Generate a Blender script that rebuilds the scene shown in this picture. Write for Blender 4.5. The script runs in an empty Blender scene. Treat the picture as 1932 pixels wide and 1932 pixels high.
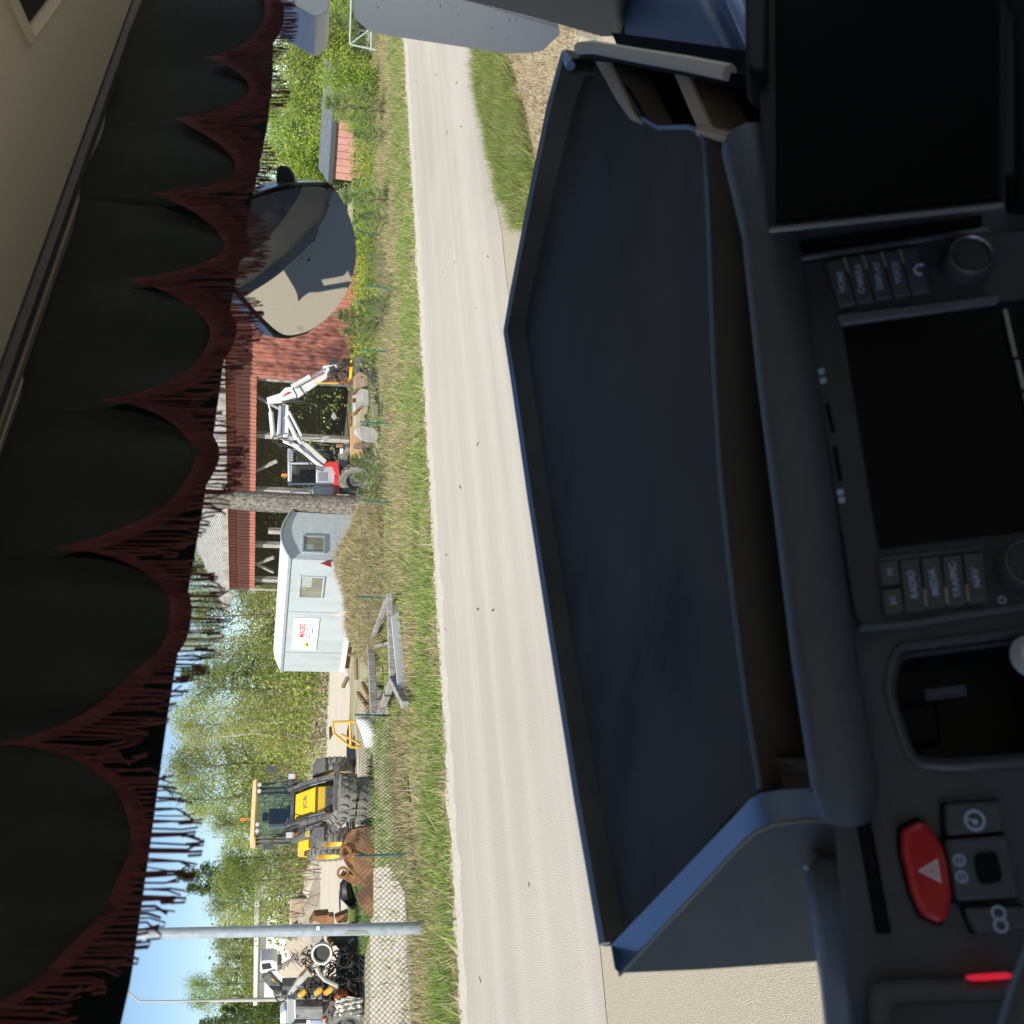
import bpy, bmesh, math, random
import numpy as np
from mathutils import Vector as V, Matrix
random.seed(7); rng = np.random.default_rng(7)
sc = bpy.context.scene; COL = sc.collection
R_ = math.radians
# ------------------------------------------------------------------ camera
FPX, PITCH, ROLL, CH = 2850.0/2992*1932, R_(12.96), .045, 2.5      # focal in px of a 1932 px picture
cp, sp, cr, sr = math.cos(PITCH), math.sin(PITCH), math.cos(ROLL), math.sin(ROLL)
CAM = V((0, 0, CH))
FWD = V((0, cp, -sp)); RGT = V((1, 0, 0)); UPV = V((0, sp, cp))
cd = bpy.data.cameras.new('camera'); co = bpy.data.objects.new('camera', cd); COL.objects.link(co)
xa = sr*RGT - cr*UPV; ya = cr*RGT + sr*UPV; za = -FWD               # the phone was held on its side
co.matrix_world = Matrix(((xa.x, ya.x, za.x, 0), (xa.y, ya.y, za.y, 0), (xa.z, ya.z, za.z, CH), (0, 0, 0, 1)))
cd.sensor_width = 36; cd.lens = 36*FPX/1932; cd.clip_start = .02; cd.clip_end = 3000
cd.dof.use_dof = True; cd.dof.focus_distance = 24; cd.dof.aperture_fstop = 15
sc.camera = co
# ------------------------------------------------------------------ sky, sun, exposure
SUN = V((-.40, -.76, .92)).normalized()
EL = math.asin(SUN.z); AZ = math.atan2(SUN.x, SUN.y)
w = bpy.data.worlds.new('World'); sc.world = w; w.use_nodes = True
nt = w.node_tree; bg = nt.nodes['Background']
sky = nt.nodes.new('ShaderNodeTexSky'); sky.sky_type = 'NISHITA'; sky.sun_disc = False
sky.sun_elevation = EL; sky.sun_rotation = AZ; sky.air_density = 1.0; sky.dust_density = .0; sky.ozone_density = 3.0; sky.altitude = 2500
nt.links.new(sky.outputs[0], bg.inputs[0]); bg.inputs[1].default_value = .085
sd = bpy.data.lights.new('sun', 'SUN'); so = bpy.data.objects.new('sun', sd); COL.objects.link(so)
sd.energy = 4.0; sd.angle = R_(.55); sd.color = (1, .95, .86)
so.rotation_euler = SUN.to_track_quat('Z', 'Y').to_euler(); so.location = (0, 0, 60)
sc.view_settings.view_transform = 'Standard'; sc.view_settings.look = 'None'; sc.view_settings.exposure = .80
sc.render.engine = 'CYCLES'; sc.cycles.max_bounces = 6; sc.cycles.transparent_max_bounces = 10; sc.cycles.diffuse_bounces = 4
sc.render.resolution_x = 1024; sc.render.resolution_y = 1024
# ------------------------------------------------------------------ picture helpers (1932 px picture)
def ray(x, y):
    x = float(x); y = float(y); U = (1932-y-966)/FPX; W = (x-966)/FPX
    a = U*cr+W*sr; b = -U*sr+W*cr
    return FWD + a*RGT - b*UPV
def at(x, y, d): return CAM + ray(x, y)*float(d)                     # at a depth along the lens axis
def gy(x, y, Y): r = ray(x, y); return CAM + r*(Y/r.y)        # on the vertical plane at world y = Y
def gz(x, y, z=0.): r = ray(x, y); return CAM + r*((z-CH)/r.z)
def hit(x, y, P, n): r = ray(x, y); return CAM + r*((P-CAM).dot(n)/r.dot(n))
class Plane:
    def __init__(s, *p):
        a, b, c = [at(*q) for q in p] if not isinstance(p[0], V) else p
        s.p = a; s.n = (b-a).cross(c-a).normalized()
        if s.n.dot(CAM-a) < 0: s.n = -s.n                     # faces the viewer
    def __call__(s, x, y, off=0.): return hit(x, y, s.p, s.n) + s.n*float(off)
# ------------------------------------------------------------------ materials
MATS = {}
def mat(name, col, rough=.6, metal=0., col2=None, scale=6., lo=.35, hi=.65, bump=0., bscale=None, spec=.5, stretch=(1, 1, 1), emit=0., detail=6., col3=None, scale3=1., coat=0.):
    if name in MATS: return MATS[name]
    m = bpy.data.materials.new(name); m.use_nodes = True; MATS[name] = m
    t = m.node_tree; N = t.nodes; L = t.links; p = N['Principled BSDF']
    c4 = lambda c: (c[0], c[1], c[2], 1)
    p.inputs['Base Color'].default_value = c4(col); p.inputs['Roughness'].default_value = rough
    p.inputs['Metallic'].default_value = metal; p.inputs['Specular IOR Level'].default_value = spec
    if coat: p.inputs['Coat Weight'].default_value = coat; p.inputs['Coat Roughness'].default_value = .085
    tc = N.new('ShaderNodeTexCoord'); mp = N.new('ShaderNodeMapping'); L.new(tc.outputs['Object'], mp.inputs[0]); mp.inputs['Scale'].default_value = stretch
    if col2:
        n = N.new('ShaderNodeTexNoise'); n.inputs['Scale'].default_value = scale; n.inputs['Detail'].default_value = detail; n.inputs['Roughness'].default_value = .65
        L.new(mp.outputs[0], n.inputs['Vector'])
        r = N.new('ShaderNodeValToRGB'); r.color_ramp.elements[0].position = lo; r.color_ramp.elements[1].position = hi
        r.color_ramp.elements[0].color = c4(col); r.color_ramp.elements[1].color = c4(col2); L.new(n.outputs[0], r.inputs[0])
        out = r.outputs[0]
        if col3:
            n3 = N.new('ShaderNodeTexNoise'); n3.inputs['Scale'].default_value = scale3; n3.inputs['Detail'].default_value = 5; L.new(tc.outputs['Object'], n3.inputs['Vector'])
            r3 = N.new('ShaderNodeValToRGB'); r3.color_ramp.elements[0].position = .45; r3.color_ramp.elements[1].position = .62; L.new(n3.outputs[0], r3.inputs[0])
            mx = N.new('ShaderNodeMix'); mx.data_type = 'RGBA'; L.new(r3.outputs[0], mx.inputs[0]); L.new(out, mx.inputs[6]); mx.inputs[7].default_value = c4(col3); out = mx.outputs[2]
        L.new(out, p.inputs['Base Color'])
        mr = N.new('ShaderNodeMapRange'); mr.inputs[3].default_value = max(0, rough-.08); mr.inputs[4].default_value = min(1, rough+.08); L.new(n.outputs[0], mr.inputs[0]); L.new(mr.outputs[0], p.inputs['Roughness'])
    if bump:
        b = N.new('ShaderNodeBump'); nb = N.new('ShaderNodeTexNoise'); nb.inputs['Scale'].default_value = bscale or scale*3; nb.inputs['Detail'].default_value = 8
        L.new(mp.outputs[0], nb.inputs['Vector']); L.new(nb.outputs[0], b.inputs['Height']); b.inputs['Strength'].default_value = bump; b.inputs['Distance'].default_value = .05; L.new(b.outputs[0], p.inputs['Normal'])
    if emit:
        p.inputs['Emission Color'].default_value = c4(col); p.inputs['Emission Strength'].default_value = emit
    return m
def leafmat(name, c1, c2, trans=.45):
    m = bpy.data.materials.new(name); m.use_nodes = True; MATS[name] = m
    t = m.node_tree; N = t.nodes; L = t.links; N.remove(N['Principled BSDF']); o = N['Material Output']
    g = N.new('ShaderNodeNewGeometry'); oi = N.new('ShaderNodeObjectInfo')
    r = N.new('ShaderNodeValToRGB'); r.color_ramp.elements[0].color = (*c1, 1); r.color_ramp.elements[1].color = (*c2, 1); L.new(g.outputs['Random Per Island'], r.inputs[0])
    hs = N.new('ShaderNodeHueSaturation'); L.new(r.outputs[0], hs.inputs['Color'])
    mr = N.new('ShaderNodeMapRange'); mr.inputs[3].default_value = .488; mr.inputs[4].default_value = .512; L.new(oi.outputs['Random'], mr.inputs[0]); L.new(mr.outputs[0], hs.inputs['Hue'])
    mv = N.new('ShaderNodeMapRange'); mv.inputs[3].default_value = .8; mv.inputs[4].default_value = 1.2; L.new(oi.outputs['Random'], mv.inputs[0]); L.new(mv.outputs[0], hs.inputs['Value'])
    d = N.new('ShaderNodeBsdfDiffuse'); tr = N.new('ShaderNodeBsdfTranslucent'); L.new(hs.outputs[0], d.inputs[0]); L.new(hs.outputs[0], tr.inputs[0])
    mx = N.new('ShaderNodeMixShader'); mx.inputs[0].default_value = trans; L.new(d.outputs[0], mx.inputs[1]); L.new(tr.outputs[0], mx.inputs[2]); L.new(mx.outputs[0], o.inputs[0])
    return m
def glassmat(name, refl=.05, tint=(1, 1, 1), rough=.0, dirt=0.):
    m = bpy.data.materials.new(name); m.use_nodes = True; MATS[name] = m
    t = m.node_tree; N = t.nodes; L = t.links; N.remove(N['Principled BSDF']); o = N['Material Output']
    tr = N.new('ShaderNodeBsdfTransparent'); tr.inputs[0].default_value = (*tint, 1)
    gl = N.new('ShaderNodeBsdfGlossy'); gl.inputs['Roughness'].default_value = rough
    mx = N.new('ShaderNodeMixShader'); mx.inputs[0].default_value = refl; L.new(tr.outputs[0], mx.inputs[1]); L.new(gl.outputs[0], mx.inputs[2]); out = mx
    if dirt:
        tc = N.new('ShaderNodeTexCoord'); vn = N.new('ShaderNodeTexVoronoi'); vn.inputs['Scale'].default_value = 9; L.new(tc.outputs['Object'], vn.inputs['Vector'])
        rp = N.new('ShaderNodeValToRGB'); rp.color_ramp.elements[0].position = .02; rp.color_ramp.elements[1].position = .06; rp.color_ramp.elements[0].color = (dirt, dirt, dirt, 1); rp.color_ramp.elements[1].color = (0, 0, 0, 1)
        L.new(vn.outputs['Distance'], rp.inputs[0])
        df = N.new('ShaderNodeBsdfDiffuse'); df.inputs[0].default_value = (.35, .34, .3, 1)
        ns = N.new('ShaderNodeTexNoise'); ns.inputs['Scale'].default_value = 2.2; ns.inputs['Detail'].default_value = 6; L.new(tc.outputs['Object'], ns.inputs['Vector'])
        mr = N.new('ShaderNodeMapRange'); mr.inputs[1].default_value = .4; mr.inputs[2].default_value = .75; mr.inputs[3].default_value = .012; mr.inputs[4].default_value = .075; L.new(ns.outputs[0], mr.inputs[0])
        ad = N.new('ShaderNodeMath'); ad.operation = 'ADD'; L.new(rp.outputs[0], ad.inputs[0]); L.new(mr.outputs[0], ad.inputs[1])
        m2 = N.new('ShaderNodeMixShader'); L.new(ad.outputs[0], m2.inputs[0]); L.new(mx.outputs[0], m2.inputs[1]); L.new(df.outputs[0], m2.inputs[2]); out = m2
    L.new(out.outputs[0], o.inputs[0]); return m
# ------------------------------------------------------------------ mesh builder
class MB:
    def __init__(s): s.v = []; s.f = []
    def add(s, vs, fs):
        k = len(s.v); s.v += [tuple(q) for q in vs]; s.f += [tuple(i+k for i in f) for f in fs]; return s
    def poly(s, *p): return s.add(p, [tuple(range(len(p)))])
    def box(s, c, d, M=None):
        c = V(c); hx, hy, hz = d[0]/2, d[1]/2, d[2]/2; q = []
        for z in (-hz, hz):
            for x, y in ((-hx, -hy), (hx, -hy), (hx, hy), (-hx, hy)):
                p = V((x, y, z)); q.append(c + (M @ p if M else p))
        return s.add(q, [(3, 2, 1, 0), (4, 5, 6, 7), (0, 1, 5, 4), (1, 2, 6, 5), (2, 3, 7, 6), (3, 0, 4, 7)])
    def b2(s, x0, x1, y0, y1, z0, z1): return s.box(((x0+x1)/2, (y0+y1)/2, (z0+z1)/2), (x1-x0, y1-y0, z1-z0))
    def beam(s, a, b, w, h, up=V((0, 0, 1))):
        a = V(a); b = V(b); d = (b-a).normalized(); sx = d.cross(up)
        if sx.length < 1e-4: sx = d.cross(V((1, 0, 0)))
        sx.normalize(); u = sx.cross(d); q = []
        for e in (a, b):
            for i, j in ((-1, -1), (1, -1), (1, 1), (-1, 1)): q.append(e + sx*(i*w/2) + u*(j*h/2))
        return s.add(q, [(3, 2, 1, 0), (4, 5, 6, 7), (0, 1, 5, 4), (1, 2, 6, 5), (2, 3, 7, 6), (3, 0, 4, 7)])
    def prism(s, pts, vec):
        pts = [V(p) for p in pts]; n = len(pts); vec = V(vec)
        return s.add(pts+[p+vec for p in pts], [tuple(range(n-1, -1, -1)), tuple(range(n, 2*n))] + [(i, (i+1) % n, n+(i+1) % n, n+i) for i in range(n)])
    def tube(s, pts, r, n=8, cap=True):
        pts = [V(p) for p in pts]; k = len(pts); rs = r if isinstance(r, (list, tuple)) else [r]*k; q = []; fs = []; ref = None
        for i, p in enumerate(pts):
            d = (pts[min(i+1, k-1)]-pts[max(i-1, 0)]).normalized()
            if ref is None:
                ref = d.cross(V((0, 0, 1)));  ref = ref if ref.length > 1e-3 else d.cross(V((1, 0, 0)))
            a = (ref - d*ref.dot(d)).normalized(); b = d.cross(a); ref = a
            q += [p + (a*math.cos(t)+b*math.sin(t))*rs[i] for t in [2*math.pi*j/n for j in range(n)]]
        for i in range(k-1): fs += [(i*n+j, i*n+(j+1) % n, (i+1)*n+(j+1) % n, (i+1)*n+j) for j in range(n)]
        if cap: fs += [tuple(range(n-1, -1, -1)), tuple(range((k-1)*n, k*n))]
        return s.add(q, fs)
    def lathe(s, prof, c, ax, n=24, closed=False):
        c = V(c); ax = V(ax).normalized(); a = ax.cross(V((0, 0, 1))); a = a if a.length > 1e-3 else ax.cross(V((1, 0, 0))); a.normalize(); b = ax.cross(a); q = []; fs = []; m = len(prof)
        for r, h in prof: q += [c + ax*h + (a*math.cos(2*math.pi*j/n)+b*math.sin(2*math.pi*j/n))*r for j in range(n)]
        for i in range(m if closed else m-1):
            k = (i+1) % m; fs += [(i*n+j, i*n+(j+1) % n, k*n+(j+1) % n, k*n+j) for j in range(n)]
        return s.add(q, fs)
    def grid(s, rows):
        n = len(rows[0]); q = [p for r in rows for p in r]
        return s.add(q, [(i*n+j, i*n+j+1, (i+1)*n+j+1, (i+1)*n+j) for i in range(len(rows)-1) for j in range(n-1)])
    def build(s, name, m, parent=None, smooth=False, bevel=0., kind=None, world=False, sharp=38, seg=2):
        me = bpy.data.meshes.new(name); me.from_pydata(s.v, [], s.f)
        if len(s.f) < 6000:
            bm = bmesh.new(); bm.from_mesh(me); bmesh.ops.recalc_face_normals(bm, faces=bm.faces); bm.to_mesh(me); bm.free()
        if smooth or bevel:
            me.polygons.foreach_set('use_smooth', [True]*len(me.polygons)); me.set_sharp_from_angle(angle=R_(sharp))
        me.materials.append(m); o = bpy.data.objects.new(name, me); COL.objects.link(o)
        if parent:
            o.parent = parent
            if world: o.location = -parent.location
        if bevel:
            b = o.modifiers.new('bevel', 'BEVEL'); b.width = bevel; b.segments = seg; b.limit_method = 'ANGLE'; b.angle_limit = R_(35)
        if kind: o['kind'] = kind
        return o
def tag(o, label, cat, group=None):
    o['label'] = label; o['category'] = cat
    if group: o['group'] = group
    return o
def thing(name, label, cat, loc=(0, 0, 0), rz=0., group=None):
    o = bpy.data.objects.new(name, None); o.empty_display_size = .2; COL.objects.link(o); o.location = loc; o.rotation_euler = (0, 0, rz)
    return tag(o, label, cat, group)
def copy_tree(o, parent=None):
    c = o.copy(); COL.objects.link(c); c.parent = parent
    for ch in list(o.children): copy_tree(ch, c)
    return c
def text(s, size, m, parent, M, name='lettering', ext=.0, bold=False, world=False, align='CENTER'):
    cu = bpy.data.curves.new('t', 'FONT'); cu.body = s; cu.size = size; cu.align_x = align; cu.align_y = 'CENTER'; cu.extrude = ext; cu.resolution_u = 3
    if bold: cu.offset = size*.02
    ob = bpy.data.objects.new('t', cu); COL.objects.link(ob); bpy.context.view_layer.update()
    me = bpy.data.meshes.new_from_object(ob.evaluated_get(bpy.context.evaluated_depsgraph_get())); bpy.data.objects.remove(ob); bpy.data.curves.remove(cu)
    me.transform(M); me.materials.clear(); me.materials.append(m); me.name = name; o = bpy.data.objects.new(name, me); COL.objects.link(o)
    if parent:
        o.parent = parent
        if world: o.location = -parent.location
    return o
def frame(o, x, y, z=None):
    x = V(x).normalized(); y = V(y); y = (y - x*y.dot(x)).normalized(); z = x.cross(y)
    return Matrix(((x.x, y.x, z.x, o[0]), (x.y, y.y, z.y, o[1]), (x.z, y.z, z.z, o[2]), (0, 0, 0, 1)))
def npmesh(name, verts, faces, m, parent=None, kind=None):
    me = bpy.data.meshes.new(name); nv = len(verts); nf, k = faces.shape
    me.vertices.add(nv); me.vertices.foreach_set('co', verts.astype(np.float32).ravel())
    me.loops.add(nf*k); me.loops.foreach_set('vertex_index', faces.astype(np.int32).ravel())
    me.polygons.add(nf); me.polygons.foreach_set('loop_start', np.arange(0, nf*k, k, dtype=np.int32)); me.polygons.foreach_set('loop_total', np.full(nf, k, dtype=np.int32))
    me.update(calc_edges=True); me.materials.append(m); o = bpy.data.objects.new(name, me); COL.objects.link(o); o.parent = parent
    if kind: o['kind'] = kind
    return o
# ------------------------------------------------------------------ ground, road, verges
TH = R_(36); DV = V((math.cos(TH), math.sin(TH), 0)); NV = V((-math.sin(TH), math.cos(TH), 0))
def P2(s, t, z=0.): return DV*s + NV*t + V((0, 0, z))
def ST(p): return p.dot(DV), p.dot(NV)
def jag(a, b, step, amp, f):                              # uneven border between two (s,t) points
    n = max(2, int(abs(b[0]-a[0])/step)); out = []
    for i in range(n+1):
        k = i/n; out.append((a[0]+(b[0]-a[0])*k, a[1]+(b[1]-a[1])*k + amp*(math.sin(f*i*1.7)+.6*math.sin(f*i*4.3+1)+random.uniform(-.5, .5))))
    return out
M_sand = mat('sandy_yard', (.36, .30, .215), .95, col2=(.50, .44, .34), scale=.9, bump=.5, bscale=18, col3=(.30, .29, .15), scale3=.16, spec=.15)
M_grav = mat('tan_gravel', (.42, .36, .265), .95, col2=(.60, .53, .41), scale=60, bump=.6, bscale=130, spec=.15)
M_dirt = mat('pale_dirt', (.52, .45, .35), .95, col2=(.62, .56, .46), scale=1.6, bump=.4, bscale=20, stretch=(.25, 1, 1), spec=.15)
M_soil = mat('verge_soil', (.17, .16, .06), .95, col2=(.36, .31, .17), scale=3, bump=.8, bscale=22, spec=.1)
# asphalt: pale, dusty, with lengthwise wheel bands and specks
def asphalt():
    m = mat('dusty_asphalt', (.40, .36, .30), .92, col2=(.55, .50, .43), scale=75, lo=.3, hi=.7, bump=.5, bscale=90, spec=.2)
    t = m.node_tree; N = t.nodes; L = t.links; p = N['Principled BSDF']
    src = p.inputs['Base Color'].links[0].from_socket; tc = N.new('ShaderNodeTexCoord')
    def layer(src, sc_, scale, lo, hi, col, fac, detail=4):
        mp = N.new('ShaderNodeMapping'); mp.inputs['Scale'].default_value = sc_; L.new(tc.outputs['Object'], mp.inputs[0])
        n = N.new('ShaderNodeTexNoise'); n.inputs['Scale'].default_value = scale; n.inputs['Detail'].default_value = detail; L.new(mp.outputs[0], n.inputs['Vector'])
        r = N.new('ShaderNodeMapRange'); r.inputs[1].default_value = lo; r.inputs[2].default_value = hi; r.inputs[4].default_value = fac; L.new(n.outputs[0], r.inputs[0])
        mx = N.new('ShaderNodeMix'); mx.data_type = 'RGBA'; L.new(r.outputs[0], mx.inputs[0]); L.new(src, mx.inputs[6]); mx.inputs[7].default_value = (*col, 1); return mx.outputs[2]
    o = layer(src, (.03, 1, 1), 1.5, .45, .65, (.60, .55, .48), .5)
    o = layer(o, (.02, 1, 1), 3.2, .5, .7, (.46, .395, .335), .45)
    o = layer(o, (.6, 1, 1), .6, .5, .7, (.58, .53, .45), .45)
    o = layer(o, (.35, 1, 1), 16, .72, .76, (.24, .20, .17), .4, 2)
    L.new(o, p.inputs['Base Color']); return m
M_road = asphalt()
g = MB(); g.poly((-900, -300, 0), (900, -300, 0), (900, 1500, 0), (-900, 1500, 0)); o = g.build('ground', M_sand); o['kind'] = 'structure'
def sheet(name, pts, m, z, st=True):
    b = MB(); b.poly(*[V((s, t, 0)) for s, t in pts]); o = b.build(name, m); o.location = (0, 0, z); o.rotation_euler = (0, 0, TH); o['kind'] = 'structure'; return o
sheet('gravel_forecourt', [(-60, -40), (90, -40)] + jag((90, 8.0), (-60, 8.0), .5, .05, 1.3), M_grav, .004)
sheet('road', jag((-70, 7.75), (150, 7.75), .5, .05, 1.1) + jag((150, 13.75), (-70, 13.65), .4, .06, 1.9), M_road, .010)
def pxpoly(name, pts, m, z, rag=0.):
    q = [ST(gz(x, y)) for x, y in pts]
    if rag:
        o_ = []
        for i in range(len(q)):
            a, c = q[i], q[(i+1) % len(q)]; n = max(1, int(math.hypot(c[0]-a[0], c[1]-a[1])/.06))
            for k in range(n): o_.append((a[0]+(c[0]-a[0])*k/n+random.gauss(0, rag), a[1]+(c[1]-a[1])*k/n+random.gauss(0, rag*.6)))
        q = o_
    return sheet(name, q, m, z)
M_dust = mat('pale_dust', (.49, .44, .36), .95, col2=(.56, .51, .43), scale=20, bump=.3, bscale=60, spec=.15)
pxpoly('gravel_shoulder', [(880, 60), (893, 100), (905, 160), (930, 330), (960, 425), (985, 480), (1100, 480), (1000, 350), (935, 210), (912, 130), (900, 60)], M_grav, .020, .05)
sheet('dusty_shoulder', jag((-70, 13.35), (150, 13.45), .25, .10, 1.3) + jag((150, 14.3), (-70, 14.3), 1.2, .1, 1.7), mat('shoulder_dust', (.50, .45, .37), .95, col2=(.64, .59, .51), scale=14, bump=.5, bscale=60, spec=.1), .0125)
sheet('verge', jag((-70, 14.05), (150, 14.1), .35, .13, 2.3) + jag((150, 21.2), (-70, 21.0), 1.2, .3, 1.7), M_soil, .014)
pxpoly('bare_earth', [(905, 40), (912, 110), (950, 300), (985, 430), (1100, 440), (1200, 200), (1150, 20), (1000, 20)], mat('bare_earth', (.40, .33, .22), .95, col2=(.56, .49, .36), scale=9, bump=.9, bscale=25, spec=.1), .024)
pxpoly('dirt_track', [(596, 1932), (590, 1800), (578, 1600), (584, 1400), (590, 1300), (598, 1180), (640, 1180), (662, 1300), (655, 1440), (668, 1700), (672, 1932)], M_dirt, .010)
pxpoly('sandy_bank', [(702, 1640), (700, 1932), (780, 1932), (778, 1800), (765, 1680), (735, 1630)], M_dirt, .024)
# ------------------------------------------------------------------ grass
M_green = leafmat('green_grass', (.15, .22, .045), (.40, .47, .15), .35)
M_dry = leafmat('dry_grass', (.36, .29, .15), (.66, .56, .36), .3)
def blades(name, base, h0, h1, wid, m, label=None, lean=.5, cat='grass'):
    n = len(base); a = rng.uniform(0, 2*np.pi, n); h = rng.uniform(h0, h1, n)*rng.uniform(.6, 1.15, n); l = rng.normal(0, lean, n)*h; la = rng.uniform(0, 2*np.pi, n)
    wx = np.cos(a)*wid*rng.uniform(.6, 1.4, n); wy = np.sin(a)*wid*rng.uniform(.6, 1.4, n)
    v = np.empty((n, 3, 3)); v[:, 0] = base; v[:, 1] = base; v[:, 2] = base
    v[:, 0, 0] -= wx; v[:, 0, 1] -= wy; v[:, 1, 0] += wx; v[:, 1, 1] += wy
    v[:, 2, 0] += np.cos(la)*l; v[:, 2, 1] += np.sin(la)*l; v[:, 2, 2] += h
    o = npmesh(name, v.reshape(-1, 3), np.arange(3*n).reshape(n, 3), m, kind='stuff')
    if label: tag(o, label, cat)
    return o
def band(n, s0, s1, t0, t1, clump=0.):
    s = rng.uniform(s0, s1, n); t = rng.uniform(t0, t1, n) if not clump else rng.triangular(t0, clump, t1, n)
    return np.stack([s*DV.x+t*NV.x, s*DV.y+t*NV.y, np.full(n, .02)], 1)
def edge_noise(b, f=.9): return b[(np.sin(b[:, 0]*f*2.1)+np.sin(b[:, 1]*f*1.7+b[:, 0]*.6)+rng.normal(0, .9, len(b))) > -.6]
def inpoly(c, q):
    ins = np.zeros(len(c), bool); j = len(q)-1
    for i in range(len(q)):
        xi, yi = q[i]; xj, yj = q[j]; c1 = (yi > c[:, 1]) != (yj > c[:, 1]); xx = (xj-xi)*(c[:, 1]-yi)/(yj-yi+1e-12)+xi; ins ^= c1 & (c[:, 0] < xx); j = i
    return ins
def bare(b, poly, keep=.08):                              # thin the growth where the ground is bare
    q = np.array([list(ST(gz(x, y))) for x, y in poly]); c = np.stack([b[:, 0]*DV.x+b[:, 1]*DV.y, b[:, 0]*NV.x+b[:, 1]*NV.y], 1); return b[~inpoly(c, q) | (rng.random(len(b)) < keep)]
SANDY = [(700, 1640), (698, 1940), (785, 1940), (780, 1800), (768, 1690), (738, 1632)]; PILE = [(705, 1120), (705, 1345), (770, 1345), (768, 1120)]
def pxscatter(n, poly):
    q = np.array([list(ST(gz(x, y))) for x, y in poly]); lo = q.min(0); hi = q.max(0); c = rng.uniform(lo, hi, (n, 2)); ins = np.zeros(n, bool); j = len(q)-1
    for i in range(len(q)):
        xi, yi = q[i]; xj, yj = q[j]; c1 = (yi > c[:, 1]) != (yj > c[:, 1]); xx = (xj-xi)*(c[:, 1]-yi)/(yj-yi+1e-12)+xi; ins ^= c1 & (c[:, 0] < xx); j = i
    c = c[ins]; return np.stack([c[:, 0]*DV.x+c[:, 1]*NV.x, c[:, 0]*DV.y+c[:, 1]*NV.y, np.full(len(c), .02)], 1)
gb = np.concatenate([edge_noise(band(72000, -6, 34, 13.75, 16.9, 14.7), 1.6), edge_noise(band(26000, -6, 34, 16.5, 20.5), 1.3)])
gb = bare(gb, SANDY); blades('verge_grass', gb, .07, .19, .012, M_green, 'short green grass of the far roadside verge', .6)
db = np.concatenate([edge_noise(edge_noise(band(60000, -4, 34, 16.2, 20.6)), 1.9), edge_noise(band(14000, -6, 34, 13.8, 16.6), 2.2)])
db = bare(bare(db, SANDY, .15), PILE, .35); blades('dry_grass', db, .07, .27, .011, M_dry, 'dry tan grass along the wire fence', .7)
wb = edge_noise(band(26000, -6, 36, 20.5, 26), 1.5)
wb = bare(wb, SANDY); blades('yard_weeds', wb, .08, .25, .014, M_green, 'green weeds growing in the yard behind the fence', .6)
ng = edge_noise(pxscatter(95000, [(912, 60), (905, 130), (925, 230), (955, 360), (985, 430), (1010, 420), (1020, 330), (1000, 230), (985, 170), (965, 110), (950, 60)]), 4.)
blades('kerbside_grass', ng, .05, .24, .006, M_green, 'bright green grass tuft strip on the near side of the road', .7)
ng3 = edge_noise(pxscatter(14000, [(912, 60), (905, 130), (925, 230), (955, 360), (985, 430), (1010, 420), (1020, 330), (1000, 230), (985, 170), (965, 110), (950, 60)]), 3.)
blades('dry_straw', ng3, .05, .20, .006, M_dry, 'dry straw blades mixed into the near roadside grass', .9)
ng2 = pxscatter(9000, [(950, 40), (985, 170), (1020, 330), (1080, 330), (1110, 150), (1090, 60), (1020, 30)])
blades('dry_stubble', ng2, .03, .12, .006, M_dry, 'dry straw stubble on bare earth beside the near roadside', .9)
mg = pxscatter(30000, [(668, 1640), (690, 1640), (703, 1680), (700, 1760), (690, 1800), (672, 1790), (665, 1720)])
blades('bank_grass', mg, .08, .24, .012, M_green, 'fresh green grass patch behind the rusty bucket', .5)
# grassy mound in front of the site hut
mc = gz(716, 1085); mrx, mry, mh = 2.9, 1.7, .95
def mz(x, y):
    q = DV*0; dx = (x-mc.x)*DV.x+(y-mc.y)*DV.y; dy = -(x-mc.x)*DV.y+(y-mc.y)*DV.x; r = (dx/mrx)**2+(dy/mry)**2
    return max(0, mh*(1-r)**1.0*(1+.12*math.sin(x*3.1)+.1*math.sin(y*4.7))) if r < 1 else 0
b = MB(); rows = []
for i in range(25):
    row = []
    for j in range(37):
        dx = (j/18-1)*mrx*1.05; dy = (i/12-1)*mry*1.05; x = mc.x+dx*DV.x-dy*DV.y; y = mc.y+dx*DV.y+dy*DV.x; row.append((x, y, mz(x, y)+.006))
    rows.append(row)
o = b.grid(rows).build('mound', M_soil, smooth=True); o['kind'] = 'structure'
mb = []
while len(mb) < 26000:
    dx = random.uniform(-1, 1)*mrx; dy = random.uniform(-1, 1)*mry; x = mc.x+dx*DV.x-dy*DV.y; y = mc.y+dx*DV.y+dy*DV.x; z = mz(x, y)
    if z > .02: mb.append((x, y, z))
blades('mound_grass', np.array(mb), .08, .26, .010, M_dry, 'dry tan grass covering the low mound before the white site hut', .8)
blades('mound_weeds', np.array(mb[:5000]), .06, .2, .012, M_green, 'sparse green weeds growing on the low mound', .7)
# twigs and leaves dropped on the road
b = MB()
for i in range(26):
    s = random.uniform(2, 26); t = random.uniform(8.2, 13.4); p = P2(s, t, .018); a = random.uniform(0, 3.1); l = random.uniform(.02, .08)
    b.beam(p, p+V((math.cos(a)*l, math.sin(a)*l, .01)), random.uniform(.008, .02), .006)
tag(b.build('road_litter', mat('dry_leaf', (.10, .08, .05), .9), kind='stuff'), 'scattered dark leaf crumbs lying on the pale road', 'litter')
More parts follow.
